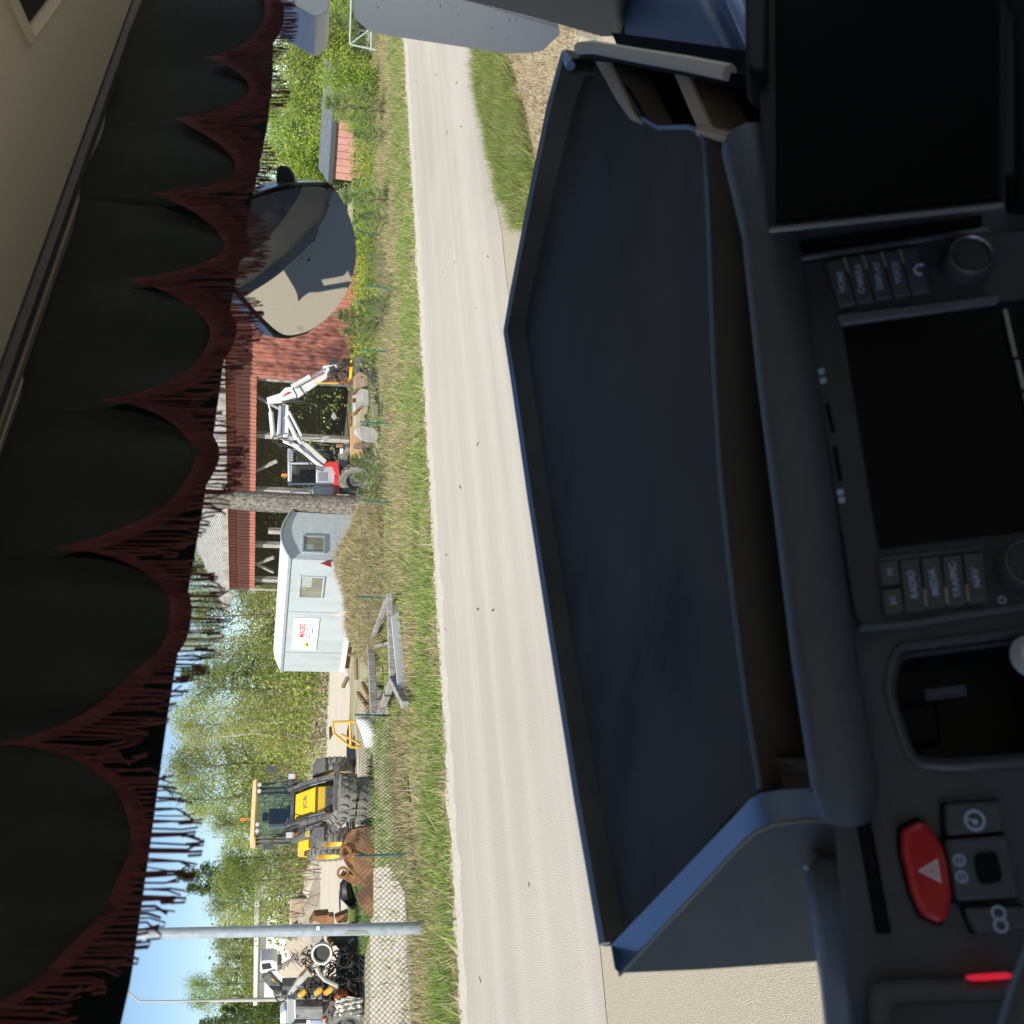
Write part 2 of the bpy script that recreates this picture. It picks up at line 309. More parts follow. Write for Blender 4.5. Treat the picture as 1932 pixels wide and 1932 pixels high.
# ------------------------------------------------------------------ wire fence
M_post = mat('green_post', (.02, .11, .11), .5, col2=(.03, .17, .15), scale=8)
M_wire = mat('fence_wire', (.03, .05, .05), .6)
fp = [gz(768, 1612), gz(742, 1350), gz(740, 1130), gz(738, 950), gz(741, 800), gz(741, 666), gz(747, 549), gz(724, 446), gz(706, 345), gz(704, 240)]
s0, t0 = ST(fp[0]); fp = [P2(s0-14, t0-.9), P2(s0-9.5, t0-.7)] + fp
tops = [1.0, 1.0, .98, .85, .85, .82, .82, .80, .80, .8, .8, .8]
lean = [(0, 0), (.05, 0), (.0, .02), (.02, 0), (.04, .0), (.05, 0), (.0, 0), (.03, .0), (.09, 0), (.08, 0), (.05, 0), (.03, 0)]
fr = thing('wire_fence', 'low green wire mesh fence with thin posts along the far verge', 'fence', tuple(fp[4]))
ft = []
for p, h, l in zip(fp, tops, lean):
    q = p + V((l[0], l[1], h)); ft.append(q); m_ = MB(); m_.tube([p - V((0, 0, .05)), q], .020, 8); m_.build('post', M_post, fr, True, world=True)
def lerp(a, b, k): return a+(b-a)*k
wm = MB()
for i in range(len(fp)-1):
    L_ = (fp[i+1]-fp[i]).length; n = int(L_/.095); bent = -.25 if i in (7, 8) else 0
    def pt(u, v):
        u = min(1, max(0, u)); q = lerp(lerp(fp[i], fp[i+1], u), lerp(ft[i], ft[i+1], u), v); q = q + V((0, 0, -.10*math.sin(math.pi*u)*v)) + NV*(.05*math.sin(u*9+i)*v); return q
    hh = .85; k = hh/.095
    for j in range(-int(k), n+1):
        for sgn in (1, -1):
            u0 = j/n if sgn > 0 else (j+k)/n; u1 = (j+k)/n if sgn > 0 else j/n; v0, v1 = 0., .97
            def clip(ua, va, ub, vb):
                if ua < 0: va = va+(vb-va)*(0-ua)/(ub-ua+1e-9); ua = 0
                if ua > 1: va = va+(vb-va)*(1-ua)/(ub-ua+1e-9); ua = 1
                return ua, va
            a = clip(u0, v0, u1, v1); c = clip(u1, v1, u0, v0)
            if abs(a[0]-c[0]) < .003: continue
            mid = ((a[0]+c[0])/2, (a[1]+c[1])/2); wm.tube([pt(*a), pt(*mid), pt(*c)], .005 if i < 3 else .0026, 3, False)
    wm.tube([pt(k/6, .99) for k in range(7)], .004, 4)
wm.build('wire_netting', M_wire, fr, kind='stuff', world=True)
# ------------------------------------------------------------------ trees
M_bark = mat('grey_bark', (.13, .10, .08), .95, col2=(.30, .26, .22), scale=7, bump=1., bscale=14, stretch=(1, 1, .35), spec=.1)
M_birch = mat('birch_bark', (.55, .52, .46), .8, col2=(.16, .14, .12), scale=4, lo=.55, hi=.68, stretch=(1, 1, 2.5))
M_twig = mat('twig', (.17, .12, .08), .9, col2=(.30, .24, .16), scale=9)
LM = {'birch': leafmat('birch_leaf', (.30, .33, .07), (.58, .59, .17)), 'alder': leafmat('alder_leaf', (.20, .26, .055), (.44, .50, .14)), 'spruce': leafmat('spruce_needle', (.08, .13, .04), (.19, .26, .08), .3),
      'bush': leafmat('bush_leaf', (.22, .32, .04), (.46, .58, .11)), 'pine': leafmat('pine_needle', (.16, .23, .085), (.40, .48, .19), .35)}
def leaves(centers, per, sig, size, asp=.55, droop=0., seed=0):
    r = np.random.default_rng(seed); C = np.repeat(np.asarray(centers), per, 0); n = len(C); C = C + r.normal(0, 1, (n, 3))*np.asarray(sig)
    d = r.normal(0, 1, (n, 3)); d[:, 2] -= droop; d /= np.linalg.norm(d, axis=1)[:, None]; e = np.cross(d, r.normal(0, 1, (n, 3))); e /= np.linalg.norm(e, axis=1)[:, None]+1e-9
    s = size*r.uniform(.6, 1.4, n)[:, None]; v = np.stack([C-d*s, C+e*s*asp, C+d*s, C-e*s*asp], 1).reshape(-1, 3)
    return v, np.arange(4*n).reshape(n, 4)
def proto(kind, seed):                                    # unit trees about 10 m tall, returned as (trunk mesh, crown mesh)
    rd = random.Random(seed*77+len(kind)); tk = MB(); cs = []
    if kind in ('birch', 'alder'):
        bx, by = rd.uniform(-.4, .4), rd.uniform(-.4, .4); top = 9.3
        path = [V((bx*(z/top)**2, by*(z/top)**2+.12*math.sin(z), z)) for z in np.linspace(0, top, 8)]; tk.tube(path, [.13-.115*i/7 for i in range(8)], 7)
        nb = 34 if kind == 'birch' else 44
        for i in range(nb):
            z = rd.uniform(1.6 if kind == 'alder' else 2.2, 9.2); a = rd.uniform(0, 6.28); R = (1.9 if kind == 'birch' else 2.2)*math.sin(min(1, (10.2-z)/6.5)*1.57)*rd.uniform(.55, 1.1)
            b0 = V((bx*(z/top)**2, by*(z/top)**2, z)); tip = b0+V((math.cos(a)*R, math.sin(a)*R, rd.uniform(.3, 1.3))); mid = lerp(b0, tip, .5)+V((0, 0, .15)); tk.tube([b0, mid, tip], [.035, .02, .006], 4)
            for k in (.35, .6, .8, 1): cs.append(lerp(b0, tip, k)+V((rd.uniform(-.2, .2), rd.uniform(-.2, .2), rd.uniform(-.3, .2))))
        lv = leaves([tuple(c) for c in cs], 50 if kind == 'birch' else 52, (.34, .34, .42 if kind == 'birch' else .3), .060, .5, .5 if kind == 'birch' else 0, seed)
        tm = M_birch if kind == 'birch' else M_bark
    elif kind == 'spruce':
        tk.tube([(0, 0, 0), (0, 0, 10)], [.16, .01], 7); tm = M_bark
        for z in np.arange(.7, 9.8, .33):
            R = 2.1*(1-z/10.2)**.85+.1
            for j in range(int(6+R*4)):
                a = rd.uniform(0, 6.28); rr = R*rd.uniform(.75, 1.15)
                tip = V((math.cos(a)*rr, math.sin(a)*rr, z-.25*rr+rd.uniform(-.15, .15)))
                for k in (.3, .55, .8, 1): cs.append(tip*k+V((0, 0, z*(1-k))))
        lv = leaves([tuple(c) for c in cs], 6, (.13, .13, .09), .13, .28, .2, seed)
    elif kind == 'bush':
        tm = M_twig
        for i in range(34):
            a = rd.uniform(0, 6.28); R = rd.uniform(.6, 3.6); z = rd.uniform(4.5, 9.6)*(1-.055*R*R*.55); tip = V((math.cos(a)*R, math.sin(a)*R, z)); b0 = V((math.cos(a)*R*.15, math.sin(a)*R*.15, 0)); mid = lerp(b0, tip, .5)+V((0, 0, .6))
            tk.tube([b0, mid, tip], [.07, .045, .012], 5)
            for k in np.linspace(.2, 1, 8): cs.append(lerp(lerp(b0, mid, k), lerp(mid, tip, k), k)+V((rd.uniform(-.6, .6), rd.uniform(-.6, .6), rd.uniform(-.5, .5))))
        lv = leaves([tuple(c) for c in cs], 40, (.5, .5, .5), .12, .6, 0, seed)
    else:                                                  # young pine, unit 10 -> scaled down
        tm = M_twig; tk.tube([(0, 0, 0), (.1, 0, 5), (0, 0, 9.5)], [.22, .15, .05], 6); tips = []
        for z in (1.2, 2.6, 4.2, 5.8, 7.2, 8.4):
            for j in range(6):
                a = j*1.05+z+rd.uniform(-.3, .3); R = (9.9-z)*.48*rd.uniform(.7, 1.1); b0 = V((0, 0, z)); tip = V((math.cos(a)*R, math.sin(a)*R, z+R*.45)); tk.tube([b0, tip], [.07, .03], 4)
                tips += [(lerp(b0, tip, k), (tip-b0).normalized()) for k in np.linspace(.25, 1.05, 9)]
        tips += [(V((0, 0, z)), V((0, 0, 1))) for z in np.linspace(5, 10, 12)]
        vs = []
        for c, d in tips:
            for q in range(13):
                n_ = (d*.8+V((rd.gauss(0, 1), rd.gauss(0, 1), rd.gauss(0, 1)))*.6).normalized(); s_ = n_.cross(V((rd.gauss(0, 1), rd.gauss(0, 1), rd.gauss(0, 1)))).normalized()*.035; l_ = rd.uniform(.5, .95)
                vs += [c-s_, c+s_, c+n_*l_+s_*.3, c+n_*l_-s_*.3]
        lv = (np.array([tuple(q) for q in vs]), np.arange(len(vs)).reshape(-1, 4))
    to = tk.build('trunk', tm, smooth=True); c_ = npmesh('crown', lv[0], lv[1], LM[kind])
    return to, c_
PROTO = {}
def tree(kind, var, pos, h, wf, name, label, group=None, rz=None):
    key = (kind, var); root = thing(name, label, 'bush' if kind == 'bush' else 'tree', pos, random.uniform(0, 6.28) if rz is None else rz, group)
    root.scale = (h/10*wf, h/10*wf, h/10)
    if key not in PROTO:
        a, b = proto(kind, var); PROTO[key] = (a, b); a.parent = root; b.parent = root
    else:
        for q in PROTO[key]:
            c = q.copy(); COL.objects.link(c); c.parent = root
    return root
# forest behind the yard: (picture y, picture x of the top, world depth, kind, width factor)
FOREST = [(1130, 330, 66, 'birch', 1.0), (1165, 350, 58, 'alder', 1.1), (1205, 330, 70, 'birch', 1.0), (1235, 375, 55, 'alder', 1.2), (1270, 335, 64, 'spruce', 1.2), (1300, 360, 56, 'alder', 1.1), (1335, 318, 68, 'birch', 1.0), (1362, 322, 60, 'birch', .9), (1385, 345, 57, 'birch', .9),
          (1410, 330, 66, 'birch', 1.0), (1440, 312, 63, 'alder', 1.1), (1470, 318, 70, 'birch', 1.0), (1500, 335, 61, 'alder', 1.1), (1528, 352, 66, 'birch', 1.0), (1552, 400, 58, 'alder', 1.2), (1585, 415, 64, 'birch', 1.1), (1612, 412, 60, 'alder', 1.2), (1640, 328, 72, 'spruce', .9), (1668, 345, 66, 'spruce', 1.0), (1660, 400, 58, 'alder', 1.2), (1700, 392, 63, 'alder', 1.1), (1728, 405, 68, 'birch', 1.1), (1752, 398, 74, 'spruce', 1.1), (1775, 402, 82, 'alder', 1.1), (1800, 412, 90, 'alder', 1.2),
          (1825, 400, 88, 'birch', 1.1), (1850, 355, 84, 'alder', 1.0), (1872, 352, 90, 'alder', 1.0), (1895, 415, 86, 'spruce', 1.2), (1918, 372, 80, 'spruce', .9), (1945, 380, 84, 'alder', 1.2), (1980, 400, 80, 'birch', 1.2), (1085, 340, 62, 'alder', 1.1), (1040, 330, 72, 'birch', 1.1),
          (30, 430, 58, 'alder', 1.3), (120, 440, 62, 'birch', 1.3), (200, 425, 60, 'alder', 1.3), (290, 430, 64, 'birch', 1.2), (360, 420, 60, 'alder', 1.3), (440, 400, 66, 'birch', 1.2)]
DESC = {'birch': 'slender yellow-green birch', 'alder': 'leafy mid-green tree', 'spruce': 'dark green pointed spruce'}
WHERE = lambda y: 'behind the bushes on the right' if y < 480 else 'behind the roof of the red barn' if y < 1120 else 'behind the white site hut' if y < 1290 else 'just right of the backhoe loader' if y < 1450 else 'behind the backhoe loader cab' if y < 1600 else 'between the loader and the steel pole' if y < 1745 else 'left of the steel pole above the white hall' if y < 1880 else 'at the far left edge beside the lamp post'
cnt = {}
for i, (y, x, Y, kind, wf) in enumerate(FOREST):
    base = gy(560, y, Y); base.z = 0; top = gy(x, y, Y).z; k = (kind, WHERE(y)); cnt[k] = cnt.get(k, 0)+1
    ordn = ['', 'second ', 'third ', 'fourth ', 'fifth '][cnt[k]-1]
    nm = {'birch': 'birch_tree', 'alder': 'leafy_tree', 'spruce': 'spruce_tree'}[kind]
    tree(kind, i % 3, tuple(base), max(4, top), wf, nm, (ordn+DESC[kind]+' '+WHERE(y)), 'trees at the forest edge')
# dense undergrowth and far wood that read as one mass
cs = [(random.uniform(-75, 40), random.uniform(84, 100), min(5.5, abs(random.gauss(0, 1))*3.0+.5)) for _ in range(2200)]
lv = leaves(cs, 34, (1.1, 1.1, .8), .15, .6, 0, 3); tag(npmesh('far_wood', lv[0], lv[1], LM['alder'], kind='stuff'), 'dense far green wood closing the yard', 'wood')
cs = []
for _ in range(900):
    y = random.uniform(1110, 1760); Y = random.uniform(50, 62) if y < 1450 else random.uniform(56, 66); p = gy(585, y, Y); cs.append((p.x, p.y, abs(random.gauss(0, 1))*1.3+.2))
lv = leaves(cs, 26, (.6, .6, .45), .10, .55, 0, 5); tag(npmesh('undergrowth', lv[0], lv[1], LM['alder'], kind='stuff'), 'leafy undergrowth at the foot of the forest trees', 'undergrowth')
# thin bare twigs among the undergrowth
b = MB()
for _ in range(260):
    y = random.uniform(1120, 1760); p = gy(590, y, random.uniform(50, 64)); p.z = 0; q = p+V((random.uniform(-.9, .9), random.uniform(-.5, .5), random.uniform(1.5, 4))); b.tube([p, lerp(p, q, .5)+V((.1, 0, .1)), q], [.03, .02, .006], 4, False)
tag(b.build('brushwood', M_twig, kind='stuff'), 'thin bare brushwood stems under the forest trees', 'brushwood')
# bushes on the right, young pines along the fence
BUSH = [(110, 470, 40, 1.0, 'largest bright green bush beside the wire gate'), (190, 475, 41, 1.0, 'bright green bush in the middle, over the small red shed'), (262, 470, 46, 1.1, 'bright green bush behind the small red shed'), (325, 490, 47, 1.0, 'yellow-green bush left of the small red shed roof'), (40, 500, 46, 1.1, 'bush behind the wire gate at the right edge'),
        (150, 585, 33.5, .9, 'low bright green bush in front of the fence gate'), (215, 620, 35.5, .8, 'low leafy bush covering the right end of the small red shed'), (400, 470, 55, 1.2, 'tall green bush behind the round mirror'), (-20, 480, 50, 1.2, 'bush at the far right edge of the view')]
for i, (y, x, Y, wf, lb) in enumerate(BUSH):
    base = gy(640, y, Y); base.z = 0; h = max(1.2, gy(x, y, Y).z); tree('bush', i % 3, tuple(base), h, wf*min(1.3, 4.6/h), 'bush', lb, 'bushes on the right')
PINES = [(205, 602, 31, 'young pine in front of the right end of the small red shed'), (375, 636, 28.5, 'young pine left of the small red shed, below the round mirror'), (410, 668, 27.5, 'small young pine below the right end of the round mirror'), (600, 628, 27.5, 'bushy young pine before the red barn wall'), (628, 640, 29, 'taller young pine close to the red barn wall'), (868, 655, 26.2, 'young pine in front of the excavator cab'), (900, 662, 25.6, 'young pine right of the thick pine trunk'), (572, 672, 26.5, 'low young pine behind the bent fence'), (60, 560, 44, 'dark young pine beside the wire gate'), (130, 600, 42, 'blue-green young pine behind the wire gate'), (255, 660, 30, 'low young pine before the small red shed wall'), (930, 668, 25.4, 'short young pine at the foot of the thick pine trunk')]
for i, (y, x, Y, lb) in enumerate(PINES):
    base = gy(700, y, Y); base.z = 0; h = max(.7, gy(x, y, Y).z); tree('pine', i % 3, tuple(base), h, .95, 'young_pine', lb, 'young pines along the fence')
# low leafy growth behind the fence on the right
cs = [(*(P2(random.uniform(20.5, 36), random.uniform(19.8, 24))[:2]), random.uniform(.1, .55)) for _ in range(500)]
lv = leaves(cs, 26, (.25, .25, .18), .05, .5, 0, 9); tag(npmesh('fence_scrub', lv[0], lv[1], LM['bush'], kind='stuff'), 'low leafy scrub growing behind the fence on the right', 'scrub')
# thick pine in the middle
tb = gz(700, 958); tr = thing('pine_tree', 'thick old pine trunk with plated grey bark between excavator and site hut', 'tree', tuple(tb))
b = MB(); path = []; rs = []
for i in range(15): z = i*.8; path.append((tb.x+.012*z, tb.y, z)); rs.append(.34-.012*z+(.10 if i == 0 else 0)+random.uniform(-.01, .01))
b.tube(path, rs, 18); ob = b.build('trunk', mat('pine_bark', (.11, .095, .08), .95, col2=(.32, .285, .25), scale=15, lo=.38, hi=.64, bump=1., bscale=16, stretch=(1, 1, .55), spec=.1), tr, True, world=True)
cs = [(tb.x+random.gauss(0, 1.6), tb.y+random.gauss(0, 1.6), random.uniform(10, 14)) for _ in range(120)]; b = MB()
for c in cs[:14]: b.tube([(tb.x+.1, tb.y, 9+random.uniform(0, 2.4)), c], [.08, .02], 5)
lv = leaves(cs, 40, (.4, .4, .3), .14, .18, 0, 2); c_ = npmesh('crown', lv[0], lv[1], LM['pine'], tr); c_.location = -tb; b.build('branch', M_bark, tr, world=True)
# ------------------------------------------------------------------ shared materials
M_red = mat('falu_red_boards', (.36, .13, .095), .9, col2=(.43, .18, .135), scale=2.5, bump=.15, bscale=30, stretch=(1, 1, .15), spec=.15)
M_grey = mat('weathered_wood', (.24, .22, .20), .92, col2=(.46, .43, .39), scale=6, bump=.6, bscale=20, stretch=(1, 1, .3), spec=.15)
M_roofm = mat('old_roof_sheet', (.30, .29, .27), .8, col2=(.52, .50, .47), scale=4, bump=.4, stretch=(.5, 3, 3))
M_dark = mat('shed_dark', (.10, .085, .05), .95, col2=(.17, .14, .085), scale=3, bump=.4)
M_black = mat('black_rubber', (.018, .018, .018), .75, col2=(.05, .048, .045), scale=10)
M_yel = mat('machine_yellow', (.78, .50, .02), .45, col2=(.66, .40, .05), scale=3.5, lo=.45, hi=.75, coat=.15)
M_yel2 = mat('worn_yellow', (.68, .40, .05), .6, col2=(.42, .24, .08), scale=9, lo=.5, hi=.75)
M_dgrey = mat('machine_dark_grey', (.07, .072, .075), .55, col2=(.15, .145, .135), scale=6)
M_white = mat('white_paint', (.74, .75, .75), .45, col2=(.60, .61, .60), scale=3, lo=.5, hi=.8)
M_rust = mat('rust', (.26, .115, .04), .85, col2=(.42, .22, .09), scale=6, bump=.5, bscale=30, col3=(.16, .07, .035), scale3=2)
M_steel = mat('bare_steel', (.30, .29, .28), .5, metal=.5, col2=(.48, .46, .43), scale=5)
M_gal = mat('galvanised', (.36, .40, .44), .5, metal=.3, col2=(.50, .54, .58), scale=9)
M_chrome = mat('cylinder_rod', (.6, .63, .68), .2, metal=.9)
M_orange = mat('machine_orange', (.62, .17, .05), .55, col2=(.50, .14, .05), scale=6)
M_redm = mat('machine_red', (.62, .03, .03), .45, col2=(.45, .03, .03), scale=6)
M_tyre = mat('dusty_tyre', (.10, .096, .09), .9, col2=(.28, .26, .22), scale=7, bump=.3)
M_lens = mat('lamp_lens', (.7, .7, .72), .15, coat=1.); M_amber = mat('amber_lens', (.75, .2, .02), .25, coat=.5)
G_cab = glassmat('cab_glass', .10, (.80, .90, .92), .02); G_pane = glassmat('window_pane', .16, (.75, .8, .78), .03)
def tyre(parent, c, ax, R, w, rim=None, rimm=None, lug=20, nm='tyre', world=False):
    c = V(c); ax = V(ax).normalized(); ri = R*.56; h = w/2
    pr = [(ri, -h*.8), (R*.82, -h), (R*.94, -h*.92), (R*.955, -h*.6), (R*.955, h*.6), (R*.94, h*.92), (R*.82, h), (ri, h*.8), (ri*.97, 0)]
    b = MB(); b.lathe(pr, c, ax, 40, True); u = ax.cross(V((0, 0, 1))); u = u if u.length > .1 else ax.cross(V((1, 0, 0))); u.normalize(); v = ax.cross(u)
    for i in range(lug):
        for sg in (-1, 1):
            a = 2*math.pi*(i+(.5 if sg > 0 else 0))/lug; pts = []
            for da, hh in ((0, .02), (.10, .5), (.03, .98)):
                q = a+da*18/lug; pts.append(c+(u*math.cos(q)+v*math.sin(q))*R*(.975 if hh < .9 else .93)+ax*(sg*h*hh))
            up = (u*math.cos(a)+v*math.sin(a)); b.beam(pts[0], pts[1], 2.2*R/lug, R*.07, up); b.beam(pts[1], pts[2], 2.2*R/lug, R*.07, up)
    t = b.build(nm, M_tyre, parent, True, world=world)
    if rim:
        r = MB(); r.lathe([(0, h*.25), (ri*.35, h*.25), (ri*.4, h*.45), (ri*.5, h*.2), (ri*.85, h*.15), (ri*.95, h*.8), (ri*1.03, h*.82), (ri*1.03, -h*.8), (0, -h*.4)], c, ax, 28)
        for i in range(8): a = i*math.pi/4; p = c+ax*h*.45+(u*math.cos(a)+v*math.sin(a))*ri*.32; r.tube([p, p+ax*.02], .018, 6)
        r.build('rim', rimm or M_yel, t, True, world=False)
    return t
# ------------------------------------------------------------------ red barn with open bays
def world_thing(name, label, cat, p): return thing(name, label, cat, tuple(p))
A = V((-4.1, 50, 0)); B = V((5.3, 40, 0)); fd = (B-A).normalized(); fn = V((fd.y, -fd.x, 0));  fn = fn if fn.dot(CAM-A) > 0 else -fn
def FA(x, y, off=0.): return hit(x, y, A, fn) + fn*off
uF = lambda p: (p-A).dot(fd)
def FU(u, z, off=0.): return A + fd*u + V((0, 0, z)) + fn*off
barn = world_thing('red_barn', 'red board barn with open bays and weathered grey roof behind the excavator', 'barn', A)
uL = uF(FA(480, 1110)); uS = uF(FA(600, 722)); uR = uF(FA(560, 470)); zf0 = FA(481, 1000).z; zf1 = FA(432, 1000).z+.05
def boards(u0, u1, z0, z1, w_, off, th=.03):
    b = MB(); u = u0; k = 0
    while u < u1-.01:
        u2 = min(u1, u+w_); e = .03 if k % 2 else 0; z0_ = z0+random.uniform(-.02, .0)
        b.prism([FU(u+.004, z0_, off+e), FU(u2-.004, z0_, off+e), FU(u2-.004, z1, off+e), FU(u+.004, z1, off+e)], -fn*(th+e)); u = u2; k += 1
    return b
boards(uL, uS+.2, zf0, zf0+.75, .11, .05).build('board_cladding', M_red, barn, kind='stuff', world=True)
boards(uL, uS+.2, zf0+.78, zf1+.3, .11, 0).build('board_cladding', M_red, barn, kind='stuff', world=True)
boards(uS, uR, -.1, zf1+.4, .11, 0).build('board_cladding', M_red, barn, kind='stuff', world=True)
MB().prism([FU(uL-.02, zf0+.72, .10), FU(uS+.2, zf0+.72, .10), FU(uS+.2, zf0+.80, .10), FU(uL-.02, zf0+.80, .10)], -fn*.06).build('trim_board', M_red, barn, world=True)
dep = 6.0
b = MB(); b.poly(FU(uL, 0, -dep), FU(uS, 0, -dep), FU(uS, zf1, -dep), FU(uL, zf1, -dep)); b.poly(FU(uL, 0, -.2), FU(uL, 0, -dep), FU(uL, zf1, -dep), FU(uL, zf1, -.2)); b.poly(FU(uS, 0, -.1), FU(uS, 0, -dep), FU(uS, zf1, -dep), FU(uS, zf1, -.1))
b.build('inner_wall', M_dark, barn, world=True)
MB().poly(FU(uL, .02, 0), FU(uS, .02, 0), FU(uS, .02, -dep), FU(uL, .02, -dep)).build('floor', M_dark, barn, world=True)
for px, top in ((1105, 1), (1040, 1), (1014, 0), (938, 1), (835, 1), (727, 1)):
    u = uF(FA(560, px)); MB().prism([FU(u-.12, 0, -.25), FU(u+.12, 0, -.25), FU(u+.12, zf0+.1 if top else zf0-.6, -.25), FU(u-.12, zf0+.1 if top else zf0-.6, -.25)], -fn*.22).build('post', M_grey, barn, bevel=.01, world=True)
for px, a_ in ((1090, .7), (1062, -.6), (970, .5), (880, -.7), (780, .6)):
    u = uF(FA(520, px)); MB().beam(FU(u, zf0-.9, -.35), FU(u+a_, zf0+.05, -.35), .12, .12).build('brace', M_grey, barn, world=True)
# roof: eave along the facade, sloping up away
ze = zf1+.18; ov = .75; rise = 2.6; run = 5.5
def RF(u, k, dz=0.): return FU(u, ze-.1+rise*k+dz, ov-(run+ov)*k)
u0, u1 = uL-.7, uR+.6; b = MB(); n = 60
b.prism([RF(u0, 0), RF(u1, 0), RF(u1, 1), RF(u0, 1)], V((0, 0, .08))); b.build('roof', M_roofm, barn, world=True)
b = MB()
for i in range(n+1): u = u0+(u1-u0)*i/n; b.beam(RF(u, 0, .10), RF(u, 1, .10), .06, .05)
b.build('roof_batten', M_roofm, barn, kind='stuff', world=True)
MB().prism([RF(u0, -.01, -.14), RF(u1, -.01, -.14), RF(u1, -.01, .12), RF(u0, -.01, .12)], fn*.05).build('fascia_board', M_grey, barn, world=True)
MB().prism([RF(u0, 0, -.12), RF(u0, 1, -.12), RF(u0, 1, .14), RF(u0, 0, .14)], -fd*.05).build('verge_board', M_grey, barn, world=True)
for i in range(18):
    u = u0+.4+(u1-u0-.8)*i/17; MB().beam(RF(u, .01, -.07), RF(u, .14, -.07), .09, .12).build('rafter_tail', M_grey, barn, world=True)
MB().beam(FU(uL-.03, ze-.15, .05), FU(uL-.03, .1, .05), .10, .10).build('corner_board', M_grey, barn, world=True)
# clutter inside the bays: two long planks
# ------------------------------------------------------------------ small red shed on the right
sA, sB = gy(690, 345, 40), gy(690, 150, 37.5); sA.z = sB.z = 0; sd_ = (sB-sA).normalized(); sn = V((sd_.y, -sd_.x, 0)); zs = gy(624, 340, 40).z
shed = world_thing('small_red_shed', 'small dusty pink-red shed with flat grey roof behind the bushes', 'shed', sA)
L_ = (sB-sA).length; M_pink = mat('faded_red_panel', (.50, .24, .21), .8, col2=(.56, .29, .25), scale=2); b = MB(); nb = 14
for i in range(nb):
    p0 = sA+sd_*(L_*i/nb+.01); p1 = sA+sd_*(L_*(i+1)/nb-.01); MB().prism([p0, p1, p1+V((0, 0, zs)), p0+V((0, 0, zs))], -sn*.05).build('wall_panel', M_pink, shed, world=True)
MB().prism([sA-sn*.08, sB-sn*.08, sB-sn*.08+V((0, 0, zs-.02)), sA-sn*.08+V((0, 0, zs-.02))], -sn*2.6).build('wall', M_pink, shed, world=True)
MB().prism([sA-sd_*.15+sn*.05+V((0, 0, zs+.02)), sB+sd_*.2+sn*.05+V((0, 0, zs+.02)), sB+sd_*.2-sn*1.4+V((0, 0, zs+.42)), sA-sd_*.15-sn*1.4+V((0, 0, zs+.42))], V((0, 0, .07))).build('roof', mat('slate_grey_roof', (.10, .12, .14), .6, col2=(.17, .19, .21), scale=5), shed, world=True)
MB().prism([sA-sd_*.15+sn*.06+V((0, 0, zs-.08)), sB+sd_*.2+sn*.06+V((0, 0, zs-.08)), sB+sd_*.2+sn*.06+V((0, 0, zs+.1)), sA-sd_*.15+sn*.06+V((0, 0, zs+.1))], sn*.04).build('gutter', mat('dark_gutter', (.06, .07, .08), .5), shed, world=True)
# ------------------------------------------------------------------ wire gate at the far right
gt = gy(690, 100, 36); gt.z = 0; gate = thing('wire_gate', 'light grey tubular gate with wire mesh at the far right', 'gate', tuple(gt))
def gp(x, y): return gy(x, y, 36)
b = MB(); M_tube = mat('pale_green_tube', (.34, .42, .36), .5, col2=(.42, .50, .44), scale=8)
for a_, c_ in (((663, -10), (660, 84)), ((660, 84), (718, 96)), ((722, 40), (720, 98)), ((663, -10), (722, 0)), ((660, 84), (720, 40)), ((702, 0), (700, 96))):
    MB().tube([gp(*a_), gp(*c_)], .035, 8).build('gate_tube', M_tube, gate, True, world=True)
for i in range(34):
    y = i*3.2-10; b.tube([gp(665, y), gp(716, y+14)], .006, 3, False); b.tube([gp(665, y+10), gp(716, y-6)], .006, 3, False)
b.build('wire_netting', M_wire, gate, kind='stuff', world=True)
# ------------------------------------------------------------------ white site hut on wheels
SC = .87; hc = V((-1.91, 32.95, 0))*SC; rz = math.atan2(.69, .723)
hut = thing('site_hut', 'white metal site hut trailer with two windows and a company sign', 'trailer', tuple(hc), rz); hut.rotation_euler = (R_(.9), R_(0), rz)
ex = V((.723, .69, 0)); ey = V((-.69, .723, 0)); W_, LG, Z0, HH = 1.86, 5.65, .34, 2.02
def SU(x, y): p = hit(x, y, hc, -ex); q = p-hc; return q.dot(ey), q.z           # long side
def EU(x, y): p = hit(x, y, hc, -ey); q = p-hc; return q.dot(ex), q.z           # end wall
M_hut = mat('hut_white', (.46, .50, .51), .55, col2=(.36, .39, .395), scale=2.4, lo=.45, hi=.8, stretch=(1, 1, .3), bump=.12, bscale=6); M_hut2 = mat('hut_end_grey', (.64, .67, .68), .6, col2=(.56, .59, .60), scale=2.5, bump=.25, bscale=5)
def arc(k): return .28*math.sin(math.pi*k)
prof = [(0, Z0)] + [(0, Z0+HH)] + [(W_*k/10, Z0+HH+arc(k/10)) for k in range(1, 10)] + [(W_, Z0+HH), (W_, Z0)]
MB().prism([V((x, 0, z)) for x, z in prof], (0, .03, 0)).build('end_wall', M_hut2, hut)
MB().prism([V((x, LG-.03, z)) for x, z in prof], (0, .03, 0)).build('end_wall', M_hut2, hut)
cuts = [0] + [SU(700, yy)[0] for yy in ((1500+945/3.22)*1932/2992, (1500+1320/3.22)*1932/2992)] + [LG]
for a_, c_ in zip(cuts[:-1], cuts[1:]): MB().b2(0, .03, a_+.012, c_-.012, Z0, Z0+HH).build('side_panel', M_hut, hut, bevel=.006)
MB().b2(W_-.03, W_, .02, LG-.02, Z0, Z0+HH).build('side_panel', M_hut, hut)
b = MB(); rows = [[V((W_*k/10, -.06 if yy == 0 else LG+.06, Z0+HH+arc(k/10)+.02)) for k in range(11)] for yy in (0, 1)]; b.grid(rows); b.build('roof', mat('hut_roof', (.66, .68, .68), .6, col2=(.55, .56, .56), scale=3), hut, True)
